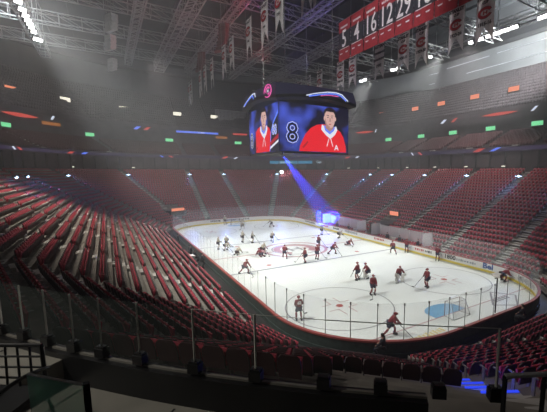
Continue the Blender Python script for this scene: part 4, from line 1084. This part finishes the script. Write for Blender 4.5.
# ------------------------------------------------------------------ people
def skin_mesh(name, pts, edges, root, mats, sub=1):
    """pts: list of (co, radius); a skinned chain grown with Skin + Subdivision"""
    me = bpy.data.meshes.new(name); me.from_pydata([p[0] for p in pts], edges, [])
    o = bpy.data.objects.new(name, me); COL.objects.link(o)
    m = o.modifiers.new('s', 'SKIN'); m.use_smooth_shade = True
    for i, (_, r) in enumerate(pts):
        sv = me.skin_vertices[0].data[i]
        sv.radius = (r, r) if not isinstance(r, tuple) else r; sv.use_root = (i == root)
    if sub: ms = o.modifiers.new('u', 'SUBSURF'); ms.levels = sub; ms.render_levels = sub
    bpy.context.view_layer.update()
    out = bpy.data.meshes.new_from_object(o.evaluated_get(bpy.context.evaluated_depsgraph_get()))
    bpy.data.objects.remove(o); out.name = name; out.materials.clear()
    for mt in mats: out.materials.append(mt)
    return out
def pose(kind):
    """joints in metres, facing +y; z = 0 is the ice"""
    P = dict(ph=.98, lean=.25, feet=((-.17, .05), (.17, -.05)), hands=((-.18, .48, .95), (.12, .42, 1.02)), head=.0, blade=(.35, 1.25, .02))
    if kind == 'stride': P.update(ph=.88, lean=.65, feet=((-.22, .30), (.30, -.50)), hands=((-.20, .62, .82), (.20, .50, .95)), blade=(.5, 1.5, .02))
    if kind == 'stand': P.update(ph=.99, lean=.12, hands=((-.16, .36, 1.0), (.16, .34, 1.12)), blade=(.6, 1.0, .02))
    if kind == 'bend': P.update(ph=.82, lean=1.15, feet=((-.28, .0), (.28, -.02)), hands=((-.2, .62, .58), (.2, .62, .62)), blade=(.3, 1.55, .02))
    if kind == 'kneel': P.update(ph=.42, lean=1.0, feet=((-.2, -.42), (.28, -.45)), hands=((-.3, .65, .15), (.3, .62, .2)), blade=(.5, 1.3, .02))
    if kind == 'goalie': P.update(ph=.80, lean=.55, feet=((-.34, .05), (.34, .02)), hands=((-.42, .40, .78), (.42, .42, .72)), blade=(.25, .75, .02))
    if kind == 'idle': P.update(ph=.95, lean=.05, hands=((-.24, .16, .92), (.24, .14, .88)), feet=((-.13, .04), (.13, -.02)))
    if kind == 'sit': P.update(ph=.55, lean=.2, feet=((-.15, .42), (.15, .42)), hands=((-.2, .40, .62), (.2, .38, .62)))
    ph, le = P['ph'], P['lean']; J = {}
    J['pel'] = Vector((0, -.12*math.sin(le), ph)); ax = Vector((0, math.sin(le), math.cos(le)))
    J['wst'] = J['pel'] + ax*.18; J['chest'] = J['pel'] + ax*.40; J['nb'] = J['pel'] + ax*.54
    hl = le*.45; hx = Vector((0, math.sin(hl), math.cos(hl)))
    J['neck'] = J['nb'] + hx*.07; J['head'] = J['neck'] + hx*.11; J['crown'] = J['head'] + hx*.09; J['hx'] = hx
    for i, s in enumerate((-1, 1)):
        J['sh%d' % i] = J['chest'] + Vector((s*.20, 0, 0)) + ax*.08
        w = Vector(P['hands'][i]); sh = J['sh%d' % i]; mid = (w+sh)/2; L = (w-sh).length; half = .29
        off = math.sqrt(max(.0, half*half - L*L/4)) if L < 2*half else 0
        J['el%d' % i] = mid + Vector((s*.6, -.45, -.6)).normalized()*max(off, .03); J['wr%d' % i] = w
        hp = J['pel'] + Vector((s*.10, 0, -.04)); J['hip%d' % i] = hp
        ft = P['feet'][i]; an = Vector((ft[0], ft[1], .16)); L = (an-hp).length; half = .44
        off = math.sqrt(max(0, half*half - L*L/4)) if L < 2*half else 0
        kd = Vector((s*.15, 1, .15)) if kind != 'kneel' else Vector((s*.2, .5, -.6))
        J['kn%d' % i] = (an+hp)/2 + kd.normalized()*max(off, .02); J['an%d' % i] = an
    if kind == 'kneel':
        for i, s in enumerate((-1, 1)): J['kn%d' % i] = Vector((s*.18, .18, .12)); J['an%d' % i].z = .12
    J['blade'] = Vector(P['blade']); return J
def finger_pts(w, d, s):
    """five short fingers rooted in the palm, returned as chains"""
    d = d.normalized(); side = d.cross(Vector((0, 0, 1)));
    side = side.normalized() if side.length > .01 else Vector((1, 0, 0)); dn = side.cross(d)
    ch = []
    for k, L in enumerate((.065, .078, .072, .055)):
        b = w + d*.06 + side*(.030-.02*k); ch.append([b, b + d*L*.5 - dn*.008, b + d*L*.75 - dn*.035])
    b = w + d*.02 + side*.036*s; ch.append([b, b + side*.03*s + d*.02, b + side*.035*s + d*.05 - dn*.02]); return ch
def build_meshes(kind, team):
    J = pose(kind); mats = {'red': ('jersey_red', 'pants_navy', 'jersey_red', 'helmet_red', 'glove'), 'white': ('jersey_white', 'pants_red', 'jersey_white', 'helmet_white', 'glove_black'),
                            'staff': ('coat', 'ink', 'ink', 'hair', 'skin'), 'guest': ('guest_red', 'ink', 'ink', 'hair', 'skin')}[team]
    out = {}
    names = ['pel', 'wst', 'chest', 'nb', 'neck', 'head', 'crown']
    rad = [.12, .115, .14, .07, .055, .088, .07]
    pts = [(J[n], r) for n, r in zip(names, rad)]; ed = [(i, i+1) for i in range(6)]
    pts.append((J['head'] + Vector((0, .10, -.01)), .022)); ed.append((5, 7))      # nose
    for i in (0, 1):
        n = len(pts); pts += [(J['sh%d' % i], .062), (J['el%d' % i], .045), (J['wr%d' % i], .032)]; ed += [(2, n), (n, n+1), (n+1, n+2)]
        d = (J['wr%d' % i]-J['el%d' % i]).normalized(); pts.append((J['wr%d' % i]+d*.06, .036)); ed.append((n+2, n+3))
        for ch in finger_pts(J['wr%d' % i], d, 1 if i == 0 else -1):
            q = len(pts); pts += [(c, .010) for c in ch]; ed += [(n+3, q), (q, q+1), (q+1, q+2)]
        n = len(pts); pts += [(J['hip%d' % i], .095), (J['kn%d' % i], .062), (J['an%d' % i], .042)]; ed += [(0, n), (n, n+1), (n+1, n+2)]
    out['body'] = skin_mesh('body', pts, ed, 0, [M['skin']])
    # jersey / coat
    big = 1.25 if team in ('red', 'white') else 1.0
    up = (J['chest']-J['pel']).normalized()
    pts = [(J['pel'] - up*.02, .165*big), (J['wst'], .16*big), (J['chest'], .175*big), (J['nb'] - up*.01, .09)]; ed = [(0, 1), (1, 2), (2, 3)]
    for i in (0, 1):
        n = len(pts); d = (J['wr%d' % i]-J['el%d' % i]).normalized(); pts += [(J['sh%d' % i], .098*big), (J['el%d' % i], .075*big), (J['wr%d' % i]-d*.03, .055*big)]; ed += [(2, n), (n, n+1), (n+1, n+2)]
    out['jersey' if team in ('red', 'white') else 'coat'] = skin_mesh('jersey', pts, ed, 0, [M[mats[0]]])
    pts = [(J['pel'] - up*.02, .15*big)]; ed = []
    for i in (0, 1):
        n = len(pts); k = J['kn%d' % i]; h = J['hip%d' % i]; e_ = h.lerp(k, .85) if team in ('red', 'white') else J['an%d' % i]
        if team in ('red', 'white'): pts += [(h, .125*big), (e_, .10*big)]; ed += [(0, n), (n, n+1)]
        else: pts += [(h, .11), (k, .082), (e_, .065)]; ed += [(0, n), (n, n+1), (n+1, n+2)]
    out['trousers'] = skin_mesh('trousers', pts, ed, 0, [M[mats[1]]])
    for i in (0, 1):
        if team in ('red', 'white'):
            k, a = J['kn%d' % i], J['an%d' % i]; R = .085 if kind != 'goalie' else .13
            out['sock%d' % i] = skin_mesh('sock', [(k.lerp(J['hip%d' % i], .12), R), (k.lerp(a, .5), R*.95), (a, R*.7)], [(0, 1), (1, 2)], 0, [M['pad_white' if kind == 'goalie' else mats[2]]])
        a = J['an%d' % i]; mb = MB()
        if team in ('red', 'white'):
            mb.box((a.x-.05, a.y-.11, a.z-.11), (a.x+.05, a.y+.17, a.z-.02)); mb.box((a.x-.045, a.y-.11, a.z-.02), (a.x+.045, a.y+.03, a.z+.07)); mb.box((a.x-.006, a.y-.13, .0), (a.x+.006, a.y+.18, a.z-.11))
            out['skate%d' % i] = mb.mesh('skate', [M['ink']])
            w = J['wr%d' % i]; d = (w-J['el%d' % i]).normalized()
            out['glove%d' % i] = skin_mesh('glove', [(w-d*.06, .062), (w+d*.04, .07), (w+d*.12, .055)], [(0, 1), (1, 2)], 0, [M[mats[4]]])
        else:
            mb.box((a.x-.05, a.y-.10, a.z-.16), (a.x+.05, a.y+.18, a.z-.05)); mb.box((a.x-.045, a.y-.10, a.z-.05), (a.x+.045, a.y+.04, a.z+.04)); out['shoe%d' % i] = mb.mesh('shoe', [M['ink']])
    c = J['head'] + J['hx']*.02; mb = MB()
    if team in ('red', 'white'): mb.ball((c.x, c.y-.01, c.z), .135, z0=-.1, sc=(.92, 1.1, 1)); mb.box((c.x-.09, c.y+.08, c.z-.0), (c.x+.09, c.y+.15, c.z+.05)); out['helmet'] = mb.mesh('helmet', [M[mats[3]]])
    else: mb.ball((c.x, c.y-.015, c.z+.01), .112, z0=.05, sc=(.95, 1.05, 1)); mb.ball((c.x, c.y-.04, c.z-.02), .098, z0=-.5, sc=(.95, .85, 1)); out['hair'] = mb.mesh('hair', [M['hair']])
    if kind == 'goalie' and team in ('red', 'white'):
        for i, s in enumerate((-1, 1)):
            k, a = J['kn%d' % i], J['an%d' % i]; mb = MB(); mb.box((k.x-.15, k.y+.02, .06), (k.x+.15, k.y+.14, k.z+.28)); out['leg_pad%d' % i] = mb.mesh('leg_pad', [M['pad_white']])
        w = J['wr1']; mb = MB(); mb.box((w.x-.1, w.y-.03, w.z-.18), (w.x+.12, w.y+.05, w.z+.18)); out['blocker'] = mb.mesh('blocker', [M['pad_white']])
        w = J['wr0']; mb = MB(); mb.ball((w.x, w.y+.05, w.z), .15, sc=(1, .5, 1)); out['catching_glove'] = mb.mesh('catching_glove', [M['pad_white']])
    return J, out
PC = {}
def person(x, y, rz, kind, team, label, grp, z=0, stick=True, number=None, lean=0):
    if (kind, team) not in PC: PC[(kind, team)] = build_meshes(kind, team)
    J, ms = PC[(kind, team)]
    e = link('hockey_player' if team in ('red', 'white') else 'person', None, None, (x, y, z), (0, lean, rz)); tag(e, label, 'person', grp)
    sc_ = 1.07 if team in ('red', 'white') else 1.0; e.scale = (sc_,)*3
    for k, me in ms.items(): o = link(k.rstrip('01'), me, e)
    if number:
        jb = [c for c in e.children if c.name.startswith('jersey')] or [None]
        up = (J['chest']-J['pel']).normalized(); mt = frame(J['chest'] - Vector((0, .215, 0)).lerp(Vector((0, .19, 0)), .5) + Vector((0, 0, -.02)), (1, 0, 0), up)
        text('jersey_number', number, .27, M['banner'], mt, e, .01, 1, .02)
    if stick:
        b = J['blade']; h0, h1 = J['wr0'], J['wr1']; top = h1 + (h1-b).normalized()*.16 if kind not in ('kneel',) else h1 + Vector((0, -.1, .05))
        s = link('hockey_stick', None, None, (x, y, z), (0, lean, rz)); s.name = 'hockey_stick'
        tag(s, 'stick of the ' + label, 'hockey stick', 'hockey sticks')
        s.scale = (1.07,)*3
        k = (kind, 'stick')
        if k not in PC:
            mb = MB(); mb.bar(top, b + Vector((0, 0, .05)), .032, .025); me1 = mb.mesh('shaft', [M['ink']])
            mb = MB(); mb.bar(b + Vector((-.02, 0, .04)), b + Vector((.28, .06, .04)), .02, .07); me2 = mb.mesh('blade', [M['ink']]); PC[k] = (me1, me2)
        link('shaft', PC[k][0], s); link('blade', PC[k][1], s)
    return e
R_ = math.radians
G1, G2 = 'players in red jerseys on the ice', 'players in white jerseys on the ice'
PL = [  # x, y, heading, pose, team, label, number
 (-28.5, -1.9, 90, 'stand', 'white', 'white-jersey player left of the far goal, by the end boards'),
 (-24.6, .4, -80, 'goalie', 'white', 'white-jersey goalie in front of the far goal, on the far crease'),
 (-21.7, -.4, -110, 'bend', 'white', 'white-jersey player bending ahead of the far goal, facing left'),
 (-20.4, 5.2, 160, 'stride', 'white', 'white-jersey player skating alone right of the far goal'),
 (-8.6, -4.95, 20, 'stand', 'white', 'white-jersey player on the far blue line, left one of two'),
 (-7.4, -3.75, -20, 'stand', 'white', 'white-jersey player on the far blue line, right one of two'),
 (-6.4, -.8, 50, 'stride', 'white', 'white-jersey player just above the centre circle, left side'),
 (-5.6, -9.6, 0, 'stand', 'white', 'white-jersey player by the left boards, nearest the glass'),
 (-4.3, -8.9, -60, 'bend', 'white', 'white-jersey player crouching by the left boards, second from the glass'),
 (-5.6, -8.4, 70, 'stand', 'white', 'white-jersey player by the left boards, behind the crouching one'),
 (-1.2, -8.2, 40, 'kneel', 'white', 'white-jersey player kneeling low between left boards and centre circle'),
 (.6, -5.3, -60, 'stride', 'white', 'white-jersey player leaning over a red one, left of the centre circle'),
 (1.5, -5.9, 100, 'kneel', 'red', 'red-jersey player down on the ice left of the centre circle'),
 (4.0, -3.6, 60, 'stride', 'red', 'red-jersey player at the left edge of the centre circle'),
 (8.0, -10.4, -60, 'stride', 'red', 'red-jersey player skating near the left boards at the near blue line'),
 (-7.4, 9.2, 20, 'stand', 'white', 'white-jersey player far right, in the blue beam before the boards'),
 (-3.4, 10.2, -50, 'bend', 'white', 'white-jersey player bending before the far bench'),
 (1.3, 3.25, 10, 'stand', 'red', 'red-jersey player inside the right half of the centre circle'),
 (7.6, -2.5, 170, 'stand', 'red', 'red-jersey player on the near blue line, left of a pair'),
 (6.9, -.4, 30, 'stand', 'red', 'red-jersey player on the near blue line, right of a pair'),
 (5.5, 3.0, -60, 'stride', 'red', 'red-jersey player striding below right of the centre circle'),
 (2.0, 8.3, -80, 'kneel', 'red', 'red-jersey player stretched low on the ice near the right bench'),
 (9.7, 10.2, 60, 'stride', 'red', 'red-jersey player skating by the right boards, left of a pair'),
 (10.4, 12.1, 40, 'stand', 'red', 'red-jersey player against the right boards beside the bench end'),
 (16.45, -1.2, 120, 'stand', 'red', 'red-jersey player standing beside the goalie in the near zone'),
 (16.4, .2, 150, 'goalie', 'red', 'red-jersey goalie with white pads standing beside a teammate'),
 (18.9, 2.3, -120, 'goalie', 'red', 'red-jersey goalie with white pads bending forward alone'),
 (20.6, -2.7, -100, 'stand', 'red', 'red-jersey player holding his stick, middle of the near zone'),
 (15.7, 12.1, 30, 'stand', 'red', 'red-jersey player against the right boards before the 1800 advert'),
 (21.9, 3.1, 175, 'stand', 'red', 'red-jersey player left of the right faceoff spot, stick to the left'),
 (24.7, 11.4, -30, 'bend', 'red', 'red-jersey player at the right corner boards beside the Bell advert'),
 (21.8, -11.0, 75, 'stand', 'red', 'red-jersey player with a white back number at the left near glass'),
 (27.3, -6.8, -40, 'stride', 'red', 'red-jersey player leaning forward at the near end glass'),
]
for i, (x, y, a, kd, tm, lab) in enumerate(PL):
    person(x, y, R_(a), kd, tm, lab + ('' if len(lab.split()) > 3 else ''), G1 if tm == 'red' else G2, stick=True, number='63' if i == 31 else None)
for x, y, a, kd, tm, lab in ((-11.9, -14.0, 0, 'idle', 'staff', 'person in dark coat behind the left glass, farthest of the four'), (-2.4, -14.1, 30, 'idle', 'staff', 'person in dark coat behind the left glass, second from the far end'),
        (-.9, -13.9, -20, 'sit', 'staff', 'person in dark coat crouching by the white case at the left boards'), (3.0, -13.8, 10, 'idle', 'staff', 'person in dark coat at the left glass, nearest of the four'),
        (-9.4, 14.0, 180, 'idle', 'staff', 'person in dark coat standing in the left team bench, left side'), (-5.9, 14.1, 170, 'idle', 'staff', 'person in dark coat standing in the left team bench, right side'),
        (4.2, 14.2, 190, 'idle', 'staff', 'person in dark coat standing in the right team bench, by the tunnel'), (7.2, 13.9, 180, 'idle', 'staff', 'person in dark coat in the right team bench, middle'),
        (10.6, 14.1, 160, 'idle', 'staff', 'person in dark coat in the right team bench, at its right end'),
        (23.9, 15.9, 200, 'idle', 'guest', 'person in red behind the right corner glass, leftmost of four'), (25.0, 15.6, 210, 'idle', 'guest', 'person in red behind the right corner glass, second from left'),
        (26.1, 15.2, 220, 'idle', 'staff', 'person in dark clothes behind the right corner glass, third from left'), (27.2, 14.6, 220, 'idle', 'staff', 'person in dark clothes behind the right corner glass, rightmost of four'),
        (-31.8, -4.5, -90, 'idle', 'staff', 'person in dark coat standing behind the far end glass')):
    person(x, y, R_(a), kd, tm, lab, 'people standing around the rink', z=0, stick=False)
person(29.58, -9.5, R_(120), 'sit', 'staff', 'person in dark clothes crouching outside the near end boards', 'people standing around the rink', z=.45, stick=False)
person(31.4, 2.4, R_(100), 'sit', 'staff', 'person in dark clothes crouching outside the near boards, by the remote camera', 'people standing around the rink', z=.3, stick=False)
mb = MB(); mb.box((-.5, -.35, -.02), (.5, .35, .75)); e = empty('equipment_case', (-.6, -14.3, 0), 0, 'white equipment case behind the left boards', 'case'); mb.build('case_body', M['pad_white'], e)
mb = MB(); mb.box((-.53, -.38, .75), (.53, .38, .82)); mb.build('case_lid', M['white'], e)
